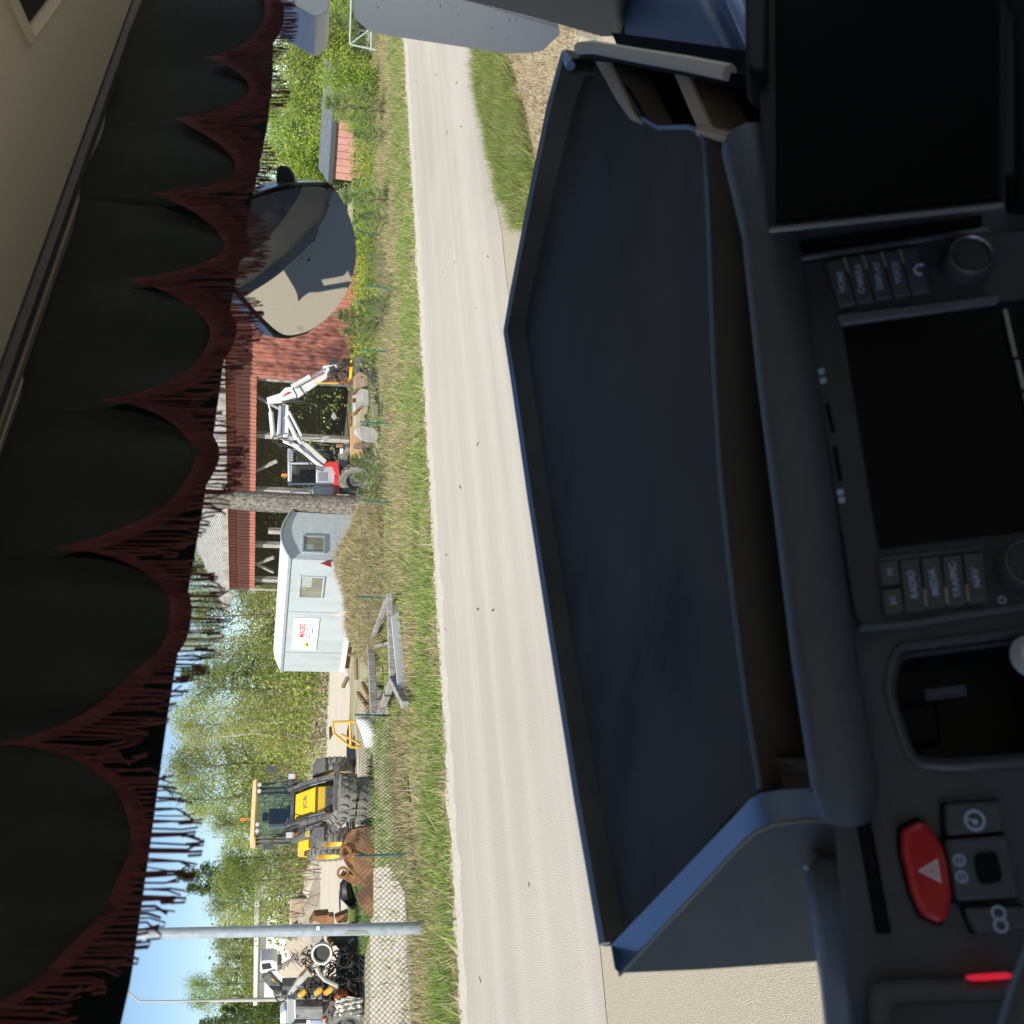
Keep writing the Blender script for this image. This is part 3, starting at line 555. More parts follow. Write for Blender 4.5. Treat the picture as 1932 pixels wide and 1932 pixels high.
for yy in (cuts[1], cuts[2]): MB().b2(-.012, .0, yy-.02, yy+.02, Z0, Z0+HH).build('joint_strip', M_gal, hut)
MB().b2(-.03, .03, -.05, LG+.05, Z0+HH-.03, Z0+HH+.06).build('roof_rail', M_gal, hut, bevel=.01)
b = MB(); b.tube([V((W_*k/10, -.05, Z0+HH+arc(k/10)+.01)) for k in range(11)], .035, 6); b.build('roof_edge', M_gal, hut, True)
MB().b2(-.015, .0, 0, LG, Z0, Z0+.16).build('skirt_rail', M_hut2, hut)
def Zx(x, y): return (1932/2992)*(650+x/3.22), (1932/2992)*(1500+y/3.22)
def hwindow(fn_, c, axis):
    (a0, z0), (a1, z1) = fn_(*Zx(*c[0])), fn_(*Zx(*c[1])); a0, a1 = sorted((a0, a1)); z0, z1 = sorted((z0, z1))
    def bx(u0, u1, v0, v1, o0, o1):
        return MB().b2(-o1, -o0, u0, u1, v0, v1) if axis == 's' else MB().b2(u0, u1, -o1, -o0, v0, v1)
    f = bx(a0, a1, z0, z0+.05, 0, .04); 
    for q in (bx(a0, a1, z1-.05, z1, 0, .04), bx(a0, a0+.05, z0+.051, z1-.051, 0, .04), bx(a1-.05, a1, z0+.051, z1-.051, 0, .04)): f.add(q.v, q.f)
    fr_ = f.build('window', M_hut if axis == 's' else M_gal, hut)
    bx(a0+.05, a1-.05, z0+.05, z1-.05, .010, .014).build('pane', mat('hut_pane', (.16, .16, .12), .12, col2=(.28, .27, .20), scale=3, spec=.8), fr_)
    (bx(a0+.06, (a0+a1)/2, z0+.5*(z1-z0), z1-.06, .0145, .016)).build('curtain', mat('hut_curtain', (.38, .40, .36), .8), fr_)
hwindow(SU, ((730, 590), (950, 800)), 's'); hwindow(EU, ((750, 215), (965, 385)), 'e')
(a0, z0), (a1, z1) = SU(*Zx(690, 985)), SU(*Zx(900, 1285)); a0, a1 = sorted((a0, a1)); z0, z1 = sorted((z0, z1))
sign = MB().b2(-.03, -.016, a0, a1, z0, z1).build('sign_board', mat('sign_white', (.86, .88, .90), .5), hut); w_, h_ = a1-a0, z1-z0
def SM(u, v): return frame((-.033, a1-u*w_, z1-v*h_), V((0, -1, 0)), V((0, 0, 1)))
text('MASES', h_*.33, mat('sign_red', (.70, .03, .05), .5), sign, SM(.62, .37), bold=True)
text('SPRÄNG & MARK AB', h_*.105, mat('sign_black', (.03, .03, .04), .5), sign, SM(.60, .56))
mat('sign_blue', (.05, .10, .35), .5)
for u0_, u1_, v_ in ((.36, .50, .665), (.52, .56, .665), (.59, .62, .665), (.65, .76, .665), (.79, .86, .665)): MB().b2(-.034, -.033, a1-u1_*w_, a1-u0_*w_, z1-(v_+.012)*h_, z1-(v_-.012)*h_).build('small_print', MATS['sign_black'], sign)
MB().b2(-.034, -.033, a1-.72*w_, a1-.55*w_, z1-.79*h_, z1-.755*h_).build('small_print', MATS['sign_blue'], sign)
def sgn_poly(pts, m, nm): b = MB(); b.poly(*[V((-.034, a1-u*w_, z1-v*h_)) for u, v in pts]); b.build(nm, m, sign)
sgn_poly([(.10, .52), (.16, .44), (.22, .46), (.24, .56), (.14, .60)], mat('sign_yellow', (.80, .60, .05), .5), 'emblem'); sgn_poly([(.11, .60), (.23, .575), (.25, .62), (.13, .65)], MATS['sign_black'], 'emblem')
for p, q in (((.20, .47), (.20, .30)), ((.20, .30), (.28, .22)), ((.28, .22), (.30, .45)), ((.30, .45), (.27, .50)), ((.27, .50), (.31, .52))): sgn_poly([p, (p[0]+.014, p[1]), (q[0]+.014, q[1]), q], MATS['sign_yellow'], 'emblem')
tp = [EU(*Zx(x, y)) for x, y in ((915, 480), (1020, 450), (1025, 515))]; MB().prism([V((a_, -.04, z_)) for a_, z_ in tp], (0, .035, 0)).build('warning_triangle', mat('reflector_red', (.42, .05, .04), .4, col2=(.3, .03, .03), scale=30), hut, bevel=.01)
MB().b2(*[q for q in (EU(*Zx(1060, 480))[0]-.12, EU(*Zx(1060, 480))[0]+.1)], -.035, 0, Z0, Z0+.3).build('tail_lamp', M_gal, hut)
MB().b2(.15, W_-.15, .1, LG, Z0-.16, Z0-.01).build('chassis', M_rust, hut)
for sx in (.12, W_-.12): tyre(hut, (sx, 2.9, .30), (-1, 0, 0), .32, .2, True, M_steel, 14)
b = MB(); b.tube([(.25, LG, Z0-.08), (W_/2, LG+1.2, Z0-.08)], .045); b.tube([(W_-.25, LG, Z0-.08), (W_/2, LG+1.2, Z0-.08)], .045); b.tube([(W_/2, LG+1.1, .05), (W_/2, LG+1.1, .6)], .03); b.build('drawbar', M_rust, hut, True)
MB().b2(.6, 1.2, LG, LG+.05, .9, 1.5).build('junction_box', M_gal, hut)
# ------------------------------------------------------------------ backhoe loader
jp = gy(640, 1514, 31.5); jp.z = 0; rzj = math.atan2(-.50, -.866)
jcb = thing('backhoe_loader', 'yellow backhoe loader facing the road with dark loader arms', 'loader', tuple(jp), rzj)
for (x, y, R) in ((1.1, .0, .62), (-1.1, .0, .62), (1.06, -2.25, .68), (-1.06, -2.25, .68)): tyre(jcb, (x, y, R), (1 if x > 0 else -1, 0, 0), R, .46, True, M_yel, 22)
MB().b2(-.38, .38, -2.6, .45, .55, .95).build('chassis', M_dgrey, jcb, bevel=.02)
bon = MB(); bon.prism([V((-.44, y, z)) for y, z in ((-.62, .75), (.42, .72), (.36, 1.22), (.30, 1.28), (-.62, 1.86))], (.88, 0, 0)); bo = bon.build('bonnet', M_yel, jcb, bevel=.04)
MB().b2(-.45, .45, .24, .40, 1.225, 1.25).build('bonnet_seam', M_dgrey, jcb)
MB().b2(-.40, .40, .43, .50, .55, .74).build('grille', M_dgrey, jcb, bevel=.01)
nrm = V((0, .58, .92)).normalized(); ctr = V((-.06, -.12, 1.535)); 
Mj = frame(ctr+nrm*.012, V((-1, 0, 0)), V((0, -.92, .58)))
b = MB(); fx = V((-1, 0, 0)); fy = V((0, -.846, .533)); o_ = ctr+nrm*.006
fb = MB(); pts = [(-.30, -.13), (.30, -.13), (.34, .16), (-.26, .16)]; pin = [(x*.92, y*.84) for x, y in pts]
for i in range(4):
    j = (i+1) % 4; fb.poly(*[o_+fx*x+fy*y for x, y in (pts[i], pts[j], pin[j], pin[i])])
fb.build('emblem_frame', M_dgrey, bo); text('JCB', .26, M_dgrey, bo, Mj, bold=True)
# cab
cab = MB(); cw = .84
MB().b2(-cw, cw, -2.0, -.62, 1.0, 1.9).build('cab_base', M_dgrey, jcb, bevel=.04)
fz0, fz1 = 1.9, 3.02
for x in (-cw, cw):
    for y0, y1 in ((-.60, -.78), (-1.35, -1.35), (-2.0, -1.95)): MB().tube([(x, y0, fz0), (x*.97, y1, fz1)], .045, 6).build('cab_post', M_dgrey, jcb, True)
for y in (-.60,): MB().b2(-cw, cw, y-.05, y+.05, fz0-.02, fz0+.08).build('cab_sill', M_dgrey, jcb)
MB().prism([V((-.93, y, z)) for y, z in ((-.50, 3.02), (-2.12, 3.02), (-2.12, 3.12), (-2.0, 3.2), (-.66, 3.2), (-.46, 3.10))], (1.86, 0, 0)).build('cab_roof', mat('cab_roof_cream', (.66, .42, .16), .5, col2=(.74, .56, .30), scale=3), jcb, bevel=.03)
MB().poly((-cw, -.61, fz0+.08), (cw, -.61, fz0+.08), (cw*.97, -.77, fz1), (-cw*.97, -.77, fz1)).build('windscreen', G_cab, jcb)
for x in (-cw, cw): MB().poly((x, -.62, fz0), (x, -2.0, fz0), (x*.97, -1.95, fz1), (x*.97, -.78, fz1)).build('side_window', G_cab, jcb)
MB().poly((-cw, -2.0, fz0), (cw, -2.0, fz0), (cw*.97, -1.95, fz1), (-cw*.97, -1.95, fz1)).build('rear_window', G_cab, jcb)
s_ = MB(); s_.b2(-.25, .25, -1.75, -1.25, 1.85, 2.1); s_.b2(-.25, .25, -1.8, -1.66, 2.1, 2.65); s_.b2(-.14, .14, -1.8, -1.68, 2.66, 2.86); s_.build('seat', M_black, jcb, bevel=.05)
b = MB(); b.lathe([(.17, 0), (.185, .015), (.2, 0), (.185, -.015)], (0, -1.0, 2.22), (0, -.5, 1), 20, True); b.tube([(0, -1., 2.22), (0, -.85, 1.8)], .03); b.build('steering_wheel', M_black, jcb, True)
for x, i in ((-.72, 0), (-.52, 0), (.52, 0), (.72, 0)):
    b = MB(); b.lathe([(0, .03), (.07, .02), (.085, 0), (.08, -.08), (0, -.1)], (x, -.44, 2.98), (0, 1, 0), 14); l_ = b.build('work_lamp', M_dgrey, jcb, True); MB().lathe([(0, .035), (.066, .024)], (x, -.44, 2.98), (0, 1, 0), 14).build('lens', M_lens, l_)
b = MB(); b.tube([(.15, -1.3, 3.2), (.15, -1.3, 3.42)], .02, 6); b.lathe([(.0, .28), (.05, .27), (.055, .14), (.06, .1), (0, .1)], (.15, -1.3, 3.28), (0, 0, 1), 12); b.build('beacon', M_amber, jcb, True)
for sx in (1, -1):
    x = .60*sx
    a1_ = [V((x, -.75, 2.05)), V((x, -.1, 1.62)), V((x, .55, 1.12)), V((x, .95, .62))]; b = MB()
    for p, q in zip(a1_, a1_[1:]): b.beam(p, q, .13, .24)
    b.build('loader_arm', M_dgrey, jcb, bevel=.02)
    b = MB(); b.tube([(x+.12*sx, -.5, 1.5), (x+.12*sx, .1, 1.25)], .065); b.tube([(x+.12*sx, .1, 1.25), (x+.12*sx, .5, 1.02)], .035); b.build('lift_cylinder', M_dgrey, jcb, True)
    b = MB(); b.tube([(x-.12*sx, -.45, 1.95), (x-.12*sx, .3, 1.45)], .055); b.build('tilt_cylinder', M_black, jcb, True); b = MB(); b.tube([(x-.12*sx, .3, 1.45), (x-.12*sx, .8, .95)], .03); b.build('cylinder_rod', M_chrome, jcb, True)
    b = MB(); b.tube([(x+.1*sx, -.7, 2.02), (x+.2*sx, -.5, 2.3), (x+.12*sx, -.2, 2.0), (x+.08*sx, .0, 1.7)], .018, 6); b.tube([(x-.06*sx, -.6, 2.1), (x-.1*sx, -.4, 2.22), (x-.05*sx, -.1, 1.9)], .016, 6); b.build('hose', M_black, jcb, True)
    MB().prism([V((.86*sx, y, z)) for y, z in ((.60, .97), (.42, 1.26), (-.4, 1.32), (-.66, 1.1), (-.62, 1.05), (-.38, 1.26), (.40, 1.20), (.56, .9))], (.44*sx, 0, 0)).build('front_mudguard', M_dgrey, jcb, bevel=.01)
    b = MB(); b.tube([(.8*sx, -.55, 1.6), (1.02*sx, -.35, 1.9)], .02, 6); b.b2(.92*sx-.11, .92*sx+.11, -.34, -.24, 1.82, 2.12); hl = b.build('headlamp', M_dgrey, jcb, bevel=.01)
    MB().b2(.92*sx-.085, .92*sx+.085, -.239, -.232, 1.90, 2.09).build('lens', M_lens, hl); MB().b2(.92*sx-.08, .92*sx+.08, -.238, -.231, 1.84, 1.89).build('indicator', M_amber, hl)
    b = MB(); b.tube([(cw*sx, -.62, 2.4), (1.12*sx, -.4, 2.55), (1.2*sx, -.38, 2.75)], .018, 6); b.b2(1.2*sx-.11, 1.2*sx+.11, -.42, -.36, 2.45, 2.78); b.build('mirror', M_dgrey, jcb, bevel=.015)
    b = MB(); b.tube([(.80*sx, -.58, 2.15), (.90*sx, -.5, 2.2), (.90*sx, -.5, 2.5), (.80*sx, -.58, 2.55)], .014, 6); b.build('grab_rail', M_black, jcb, True)
    MB().prism([V((.62*sx, y, z)) for y, z in ((-1.4, 1.36), (-1.75, 1.66), (-2.7, 1.66), (-3.0, 1.3), (-2.95, 1.15), (-2.7, 1.45), (-1.8, 1.45), (-1.5, 1.25))], (.5*sx, 0, 0)).build('rear_mudguard', M_yel if sx > 0 else M_yel, jcb, bevel=.02)
    MB().b2(.60*sx if sx > 0 else -1.02, 1.02 if sx > 0 else -.6, -1.36, -.85, .62, 1.15).build('side_tank', M_dgrey, jcb, bevel=.03)
MB().b2(.62, .9, -.66, -.6, 1.35, 1.5).build('number_plate', mat('plate_yellow', (.8, .6, .12), .5), jcb)
MB().b2(-.95, .95, .88, 1.02, .52, .72).build('quick_hitch', M_dgrey, jcb, bevel=.02)
bm_ = MB(); bm_.beam((0, -2.6, .9), (0, -3.1, 2.6), .24, .3); bm_.beam((0, -3.1, 2.6), (0, -2.7, .9), .2, .24); bm_.build('backhoe_boom', M_dgrey, jcb, bevel=.02)
# ------------------------------------------------------------------ big tyres in front of it
tc_ = gz(703, 1510)
tg = 'big loader tyres dumped by the fence'
for i, (off, ax, z, lb) in enumerate((((0, 0), (0, 0, 1), .22, 'bottom big tyre of the stack lying by the fence'), ((.10, -.02), (.03, .02, 1), .66, 'upper big tyre of the stack lying by the fence'))):
    t = tyre(None, (0, 0, 0), ax, .60, .43, lug=18, nm='loader_tyre'); t.location = (tc_.x+off[0], tc_.y+off[1], z); tag(t, lb, 'tyre', tg)
t = tyre(None, (0, 0, 0), (.55, .25, .72), .58, .40, lug=18, nm='loader_tyre'); t.location = (tc_.x-.48, tc_.y+.85, .62); tag(t, 'big tyre leaning against the tyre stack, nearest the rusty bucket', 'tyre', tg)
# ------------------------------------------------------------------ rusty digging bucket
bp = gz(706, 1636); bd = (gz(709, 1660)-gz(709, 1500)); bd.z = 0; bd.normalize(); bn = V((bd.y, -bd.x, 0)); bn = bn if bn.y < 0 else -bn
buck = thing('rusty_bucket', 'rusty brown digging bucket lying beside the tyres at the fence', 'bucket', tuple(bp))
def BK(u, v, z): return bp + (bd*u + bn*v + V((0, 0, z)))*.9
side = [(-1.10, .08), (-1.02, .62), (-.86, .78), (-.62, .86), (-.30, .78), (-.02, .60), (.22, .35), (.42, .16), (.62, .04), (-.4, .02), (-.9, .02)]
for v_ in (.0, -.85): MB().prism([BK(u, v_, z) for u, z in side], bn*.04).build('side_plate', M_rust, buck, bevel=.008, world=True)
b = MB(); outer = [(-1.12, .05), (-1.08, .45), (-1.0, .66), (-.84, .82), (-.6, .90)]; b.grid([[BK(u, .03, z), BK(u, -.84, z)] for u, z in outer]); b.grid([[BK(u-.03, .03, z-.03), BK(u-.03, -.84, z-.03)] for u, z in outer]); b.build('back_plate', M_rust, buck, True, world=True)
b = MB(); b.prism([BK(-.9, .02, .03), BK(1.15, .02, .02), BK(1.15, .02, .06), BK(-.9, .02, .10)], -bn*.86); b.build('floor_plate', M_rust, buck, world=True)
MB().prism([BK(.35, .05, .0), BK(.62, .05, .42), BK(.75, .05, .50), BK(1.05, .05, .30), BK(1.35, .05, .05)], -bn*.05).build('cutting_plate', M_rust, buck, world=True)
MB().lathe([(.09, -.02), (.15, -.02), (.15, .08), (.09, .08)], BK(-.42, .02, .80), bn, 20, True).build('hinge_boss', M_rust, buck, True, world=True)
MB().lathe([(.09, -.02), (.15, -.02), (.15, .08), (.09, .08)], BK(.12, .02, .86), bn, 20, True).build('hinge_boss', M_rust, buck, True, world=True)
MB().beam(BK(.12, -.02, .9), BK(.45, -.02, .35), .1, .16).build('hinge_ear', M_rust, buck, world=True); MB().beam(BK(-.45, -.02, .82), BK(-.3, -.02, .5), .1, .2).build('hinge_ear', M_rust, buck, world=True)
b = MB(); b.tube([BK(-.52, .05, .72), BK(-.40, .05, .52), BK(-.30, .05, .25), BK(-.28, .05, .05)], .022, 6); b.build('rib', mat('dark_rust', (.10, .05, .03), .9), buck, True, world=True)
text('SMP', .17, mat('cast_rust', (.20, .10, .05), .8), buck, frame(BK(-.78, .055, .50), (bd*.92+V((0, 0, .4))), V((0, 0, 1))), ext=.012, world=True)
# ------------------------------------------------------------------ white and yellow trench frame
wp = gz(706, 1385); wf = thing('yellow_frame', 'yellow tube frame with scratched white curved plate beside the tyres', 'frame', tuple(wp))
def GW(x, y, dY=0.): return gy(Zx5(x, y)[0], Zx5(x, y)[1], wp.y+dY)
def Zx5(x, y): return (1932/2992)*(650+x/3.22), (1932/2992)*(2000+y/3.22)
for dY in (0, .9):
    for a_, c_ in (((1035, 355), (1250, 345)), ((1035, 355), (1050, 460)), ((1050, 460), (1210, 590)), ((1210, 590), (1310, 590)), ((1200, 350), (1205, 585)), ((1120, 470), (1300, 560))):
        MB().tube([GW(*a_, dY), GW(*c_, dY)], .036, 6).build('frame_tube', M_yel2, wf, True, world=True)
for q in ((1035, 355), (1050, 460), (1210, 590), (1250, 345)): MB().tube([GW(*q, 0), GW(*q, .9)], .022, 6).build('cross_tube', M_yel2, wf, True, world=True)
b = MB(); b.poly(GW(1002, 400, .2), GW(1050, 375, .2), GW(1050, 450, .9), GW(1005, 530, .9)); b.build('top_plate', M_dgrey, wf, world=True)
rows = []
for i in range(9):
    k = i/8; rows.append([GW(1248+10*math.sin(k*3.1)+k*95, 320+k*270, -.25*math.sin(k*3.14)), GW(1380+40*math.sin(k*3.1)+k*40, 300+k*290, -.25*math.sin(k*3.14)-.15)])
b = MB(); b.grid(rows); pl = b.build('curved_plate', mat('scratched_white', (.72, .74, .72), .5, col2=(.50, .48, .44), scale=14, lo=.58, hi=.75), wf, True, world=True); sm = pl.modifiers.new('s', 'SOLIDIFY'); sm.thickness = .03
# ------------------------------------------------------------------ grey timbers and white plank behind the fence
def Zx4(x, y): return (1932/2992)*(650+x/3.22), (1932/2992)*(1500+y/3.22)
def gq(x, y, Y): return gy(*Zx4(x, y), Y)
def gl(x, y, z): return gz(*Zx4(x, y), z)
TB = [((1395, 1230), (1425, 1900), 24.3, .16, 'long grey timber lying level behind the fence posts'), ((1545, 830), (1385, 1240), 24.6, .10, 'slanting grey timber rising from the plank pile'), ((1570, 760), (1600, 1600), 23.6, .12, 'grey timber lying along the ground behind the white plank'), ((1590, 1600), (1480, 1880), 23.2, .12, 'grey timber propped at the left end of the plank pile'), ((1600, 1560), (1720, 1800), 22.6, .13, 'broken pale timber end lying in dry grass'), ((1440, 1250), (1600, 1210), 24.2, .06, 'short thin stick between the grey timbers'), ((1320, 1600), (1380, 1720), 25.5, .10, 'rusty brown pipe end behind the grey timbers'), ((1275, 1690), (1370, 1820), 25.6, .10, 'rusty brown post leaning by the grey timbers')]
for i, (a_, c_, Y, w_, lb) in enumerate(TB):
    o = MB().beam(gl(*a_, .30-i*.015), gl(*c_, .26-i*.015), w_*1.1, w_*1.1).build('timber', M_rust if i > 5 else M_grey, bevel=.012); tag(o, lb, 'timber', 'timbers dumped behind the fence')
o = MB().beam(gl(1615, 870, .16), gl(1690, 1655, .14), .05, .17).build('perforated_plank', mat('white_plank', (.85, .86, .85), .6)); tag(o, 'white perforated plank lying along the fence foot', 'plank')
o = MB().beam(gq(1040, 980, 26), gq(1240, 905, 25.6), .05, .11).build('birch_stick', M_birch); tag(o, 'pale birch stick leaning on the mound before the site hut', 'stick')
b = MB(); b.tube([gq(1490, 1600, 24.4), gq(1500, 1700, 24.4), gq(1590, 1720, 24.3), gq(1640, 1620, 24.2), gq(1580, 1500, 24.3)], .22, 10); tag(b.build('black_sack', mat('black_plastic', (.012, .013, .014), .25), smooth=True), 'black plastic sack among the grey timbers', 'sack')
b = MB(); b.box(gq(1330, 1250, 26), (.5, .5, .22)); b.tube([gq(1180, 1330, 26.5), gq(1300, 1330, 26.5)], .05); b.tube([gq(1250, 1200, 26.5), gq(1260, 1560, 26.8)], .06); b.tube([gq(1130, 1640, 27), gq(1180, 1540, 27)], .06); b.tube([gq(1320, 1180, 26.6), gq(1330, 1330, 26.6)], .09)
tag(b.build('plough_frame', mat('brown_iron', (.14, .09, .05), .8, col2=(.24, .17, .09), scale=8), bevel=.01), 'brown iron implement frame under the drawbar end of the hut', 'implement')
# ------------------------------------------------------------------ white wheeled excavator
def Zx3(x, y): return (1932/2992)*(650+x/3.22), (1932/2992)*(1000+y/3.22)
EY = 30.5
def ge(x, y, d=0.): return gy(*Zx3(x, y), EY+d)
eb = ge(1180, 1150); eb.z = 0
exc = thing('wheeled_excavator', 'white wheeled excavator with folded boom and red lower body', 'excavator', tuple(eb))
M_exw = mat('excavator_white', (.66, .67, .67), .45, col2=(.46, .45, .43), scale=3.5, lo=.45, hi=.8); M_exs = mat('excavator_silver', (.40, .44, .52), .4, metal=.3, col2=(.48, .52, .58), scale=4)
up_ = V((0, -1, 0))
def plate(name, pts, d, th, m, bevel=.02, par=None): return MB().prism([ge(x, y, d) for x, y in pts], V((0, th, 0))).build(name, m, par or exc, bevel=bevel, world=True)
# boom, three sections, each a box section with its cylinder
plate('lower_boom', [(955, 1165), (925, 1095), (640, 915), (560, 905), (575, 945), (650, 975), (880, 1150)], .1, .28, M_exw)
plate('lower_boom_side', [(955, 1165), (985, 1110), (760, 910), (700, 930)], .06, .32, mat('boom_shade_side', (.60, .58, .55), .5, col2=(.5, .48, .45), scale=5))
plate('upper_boom', [(555, 905), (625, 905), (625, 590), (560, 575)], .1, .26, M_exw); plate('boom_rail', [(510, 880), (548, 880), (560, 600), (530, 590)], .0, .10, M_exs)
MB().tube([ge(478, 890, .3), ge(455, 655, .3)], .075, 10).build('boom_cylinder', M_exw, exc, True, world=True); MB().tube([ge(455, 655, .3), ge(435, 575, .3)], .04, 8).build('cylinder_rod', M_chrome, exc, True, world=True)
plate('arm', [(415, 520), (430, 578), (560, 570), (720, 520), (990, 335), (985, 285), (800, 370), (640, 420), (590, 425), (540, 480)], .05, .24, M_exw)
MB().tube([ge(655, 420, -.05), ge(825, 325, -.05)], .085, 10).build('arm_cylinder', M_exw, exc, True, world=True); MB().tube([ge(825, 325, -.05), ge(960, 255, -.05)], .042, 8).build('cylinder_rod', M_chrome, exc, True, world=True)
plate('linkage', [(945, 220), (1080, 205), (1085, 235), (1000, 275), (985, 300), (945, 260)], -.05, .2, M_exw)
for i in range(3): plate('warning_stripe', [(560+i*22, 505-i*18), (640, 470-i*2+i*0), (644, 478-i*2), (566+i*22, 514-i*18)], .04, .006, mat('stripe_red', (.45, .05, .05), .5), 0)
for a_, c_, r in (((700, 910), (600, 700), .07), ((735, 940), (640, 800), .06), ((745, 880), (625, 650), .05)): MB().tube([ge(*a_, -.1), ge(*c_, -.1)], r, 9).build('lift_cylinder', M_exw if r > .06 else M_gal, exc, True, world=True)
plate('cylinder_boss', [(700, 930), (740, 965), (755, 945), (715, 905)], -.16, .12, M_exw)
hs = MB()
for pts in ([(560, 560), (640, 545), (760, 560), (800, 520), (790, 460)], [(550, 575), (640, 560), (740, 575), (805, 530), (800, 470)], [(520, 890), (480, 880), (470, 930), (540, 960), (620, 980)], [(610, 905), (540, 900), (500, 940), (560, 985)], [(650, 985), (760, 1060), (880, 1165), (960, 1190)], [(640, 1000), (750, 1075), (860, 1180), (950, 1210)], [(990, 340), (1060, 330), (1100, 380), (1080, 300)], [(1000, 300), (1100, 250), (1150, 330), (1090, 360)], [(660, 430), (700, 500), (690, 560)], [(860, 990), (930, 1050), (1010, 1090)], [(840, 970), (900, 1020), (1000, 1060)]):
    P_ = [ge(*p, -.12) for p in pts]; Q = []
    for i in range(len(P_)-1):
        for k in (0, .5): Q.append(lerp(P_[i], P_[i+1], k)+V((0, random.uniform(-.04, .04), 0)))
    hs.tube(Q+[P_[-1]], .022, 6)
hs.build('hose', M_black, exc, True, world=True)
b = MB(); b.tube([ge(880, 385, -.1), ge(1090, 385, -.1), ge(1100, 370, -.1), ge(1085, 340, -.1)], .022, 6); b.build('yellow_pipe', M_yel, exc, True, world=True)
# tiltrotator and black grapple bucket
tr_ = MB()
for _ in range(26): x, y = random.uniform(990, 1200), random.uniform(170, 350); tr_.box(ge(x, y, random.uniform(-.15, .2)), [random.uniform(.05, .18) for _ in range(3)], Matrix.Rotation(random.uniform(-.6, .6), 3, 'Y'))
for _ in range(9): x, y = random.uniform(990, 1200), random.uniform(180, 340); tr_.tube([ge(x, y, -.2), ge(x+random.uniform(20, 60), y+random.uniform(-60, 60), -.2)], .025, 6)
tr_.build('tiltrotator', mat('oily_black', (.02, .02, .02), .45, col2=(.06, .055, .05), scale=12), exc, bevel=.006, world=True)
plate('rotator_guard', [(1190, 350), (1220, 340), (1230, 220), (1200, 230)], -.22, .3, M_yel)
plate('rotator_guard', [(1200, 190), (1225, 190), (1225, 160), (1205, 165)], -.22, .3, M_yel)
plate('bucket_adapter', [(1240, 160), (1270, 120), (1300, 140), (1305, 240), (1270, 300), (1245, 340)], -.2, .4, M_dgrey)
plate('digging_bucket', [(1300, 130), (1350, 125), (1410, 170), (1480, 270), (1550, 370), (1560, 430), (1520, 470), (1460, 420), (1380, 290), (1310, 250)], -.35, .8, mat('bucket_black', (.035, .035, .036), .6, col2=(.09, .085, .08), scale=6))
# cab
cy0 = .35
def cb(x0, x1, y0, y1, d0, d1): return [(x0, y0), (x1, y0), (x1, y1), (x0, y1)]
plate('cab_roof', [(612, 1000), (640, 1000), (645, 1345), (615, 1345)], .3, 1.25, M_exs)
for pts in ([(640, 1130), (1050, 1130), (1050, 1150), (640, 1150)], [(640, 1325), (1060, 1325), (1060, 1345), (640, 1345)], [(640, 1005), (960, 1005), (960, 1020), (640, 1020)]): plate('cab_post', pts, .3, .07, M_exs)
plate('cab_door', [(880, 1150), (900, 1148), (1060, 1150), (1060, 1325), (880, 1325)], .31, .06, M_exs); plate('door_frame', [(640, 1150), (660, 1160), (650, 1325), (640, 1325)], .31, .05, M_exs)
plate('door_vent', [(905, 1225), (985, 1225), (985, 1305), (905, 1305)], .295, .02, mat('vent_grey', (.20, .21, .24), .6), 0)
MB().poly(ge(660, 1160, .33), ge(875, 1160, .33), ge(875, 1320, .33), ge(655, 1320, .33)).build('door_window', G_cab, exc, world=True)
MB().poly(ge(690, 1022, .34), ge(900, 1022, .34), ge(900, 1128, .34), ge(690, 1128, .34)).build('front_window', G_cab, exc, world=True)
MB().prism([ge(660, 1015, 1.5), ge(1050, 1015, 1.5), ge(1050, 1340, 1.5), ge(660, 1340, 1.5)], V((0, .05, 0))).build('cab_back', mat('cab_inner', (.06, .06, .06), .8), exc, world=True)
b = MB(); b.prism([ge(800, 1240, .8), ge(960, 1240, .8), ge(960, 1310, .8), ge(800, 1290, .8)], V((0, .5, 0))); b.build('seat', M_black, exc, bevel=.03, world=True)
plate('roof_grille', [(622, 1020), (660, 1020), (660, 1125), (622, 1125)], .28, .02, M_dgrey, 0)
for i in range(7): plate('roof_slat', [(625, 1025+i*15), (665, 1018+i*15), (668, 1024+i*15), (628, 1031+i*15)], .26, .02, M_exs, 0)
plate('beacon', [(555, 1235), (608, 1235), (608, 1268), (555, 1268)], .6, .1, M_amber, .02)
plate('engine_housing', [(860, 1345), (1060, 1345), (1060, 1445), (860, 1445)], .4, 1.1, M_exw, .04); 
b = MB(); b.tube([ge(640, 1440, .4), ge(640, 1410, .4), ge(870, 1365, .4), ge(1060, 1350, .4)], .025, 6); b.tube([ge(760, 1360, .4), ge(860, 1440, .4)], .02, 6); b.tube([ge(700, 1400, .4), ge(840, 1410, .4)], .02, 6); b.build('handrail', M_exw, exc, True, world=True)
plate('boom_foot', [(945, 1170), (1000, 1120), (1085, 1125), (1110, 1250), (1085, 1260), (1060, 1240), (1030, 1170)], -.05, .5, M_redm); plate('lower_body', [(1050, 1260), (1100, 1260), (1110, 1420), (1050, 1440)], .2, 1.0, M_redm)
plate('chassis', [(1110, 1050), (1200, 1040), (1200, 1430), (1110, 1430)], .3, .9, M_dgrey)
for (x, y, d) in ((1195, 1290, .15), (1195, 1090, .3), (1195, 1290, 1.5), (1195, 1090, 1.6)):
    c = ge(x, y, d); c.z = .5; tyre(exc, (0, 0, 0), (-.35, -.9, 0), .5, .36, True, M_dgrey, 18).location = c - V(eb)
plate('dozer_blade', [(1205, 790), (1250, 790), (1340, 1080), (1340, 1095), (1205, 1095)], -.5, .25, mat('primer_orange', (.50, .30, .16), .7, col2=(.40, .22, .10), scale=5))
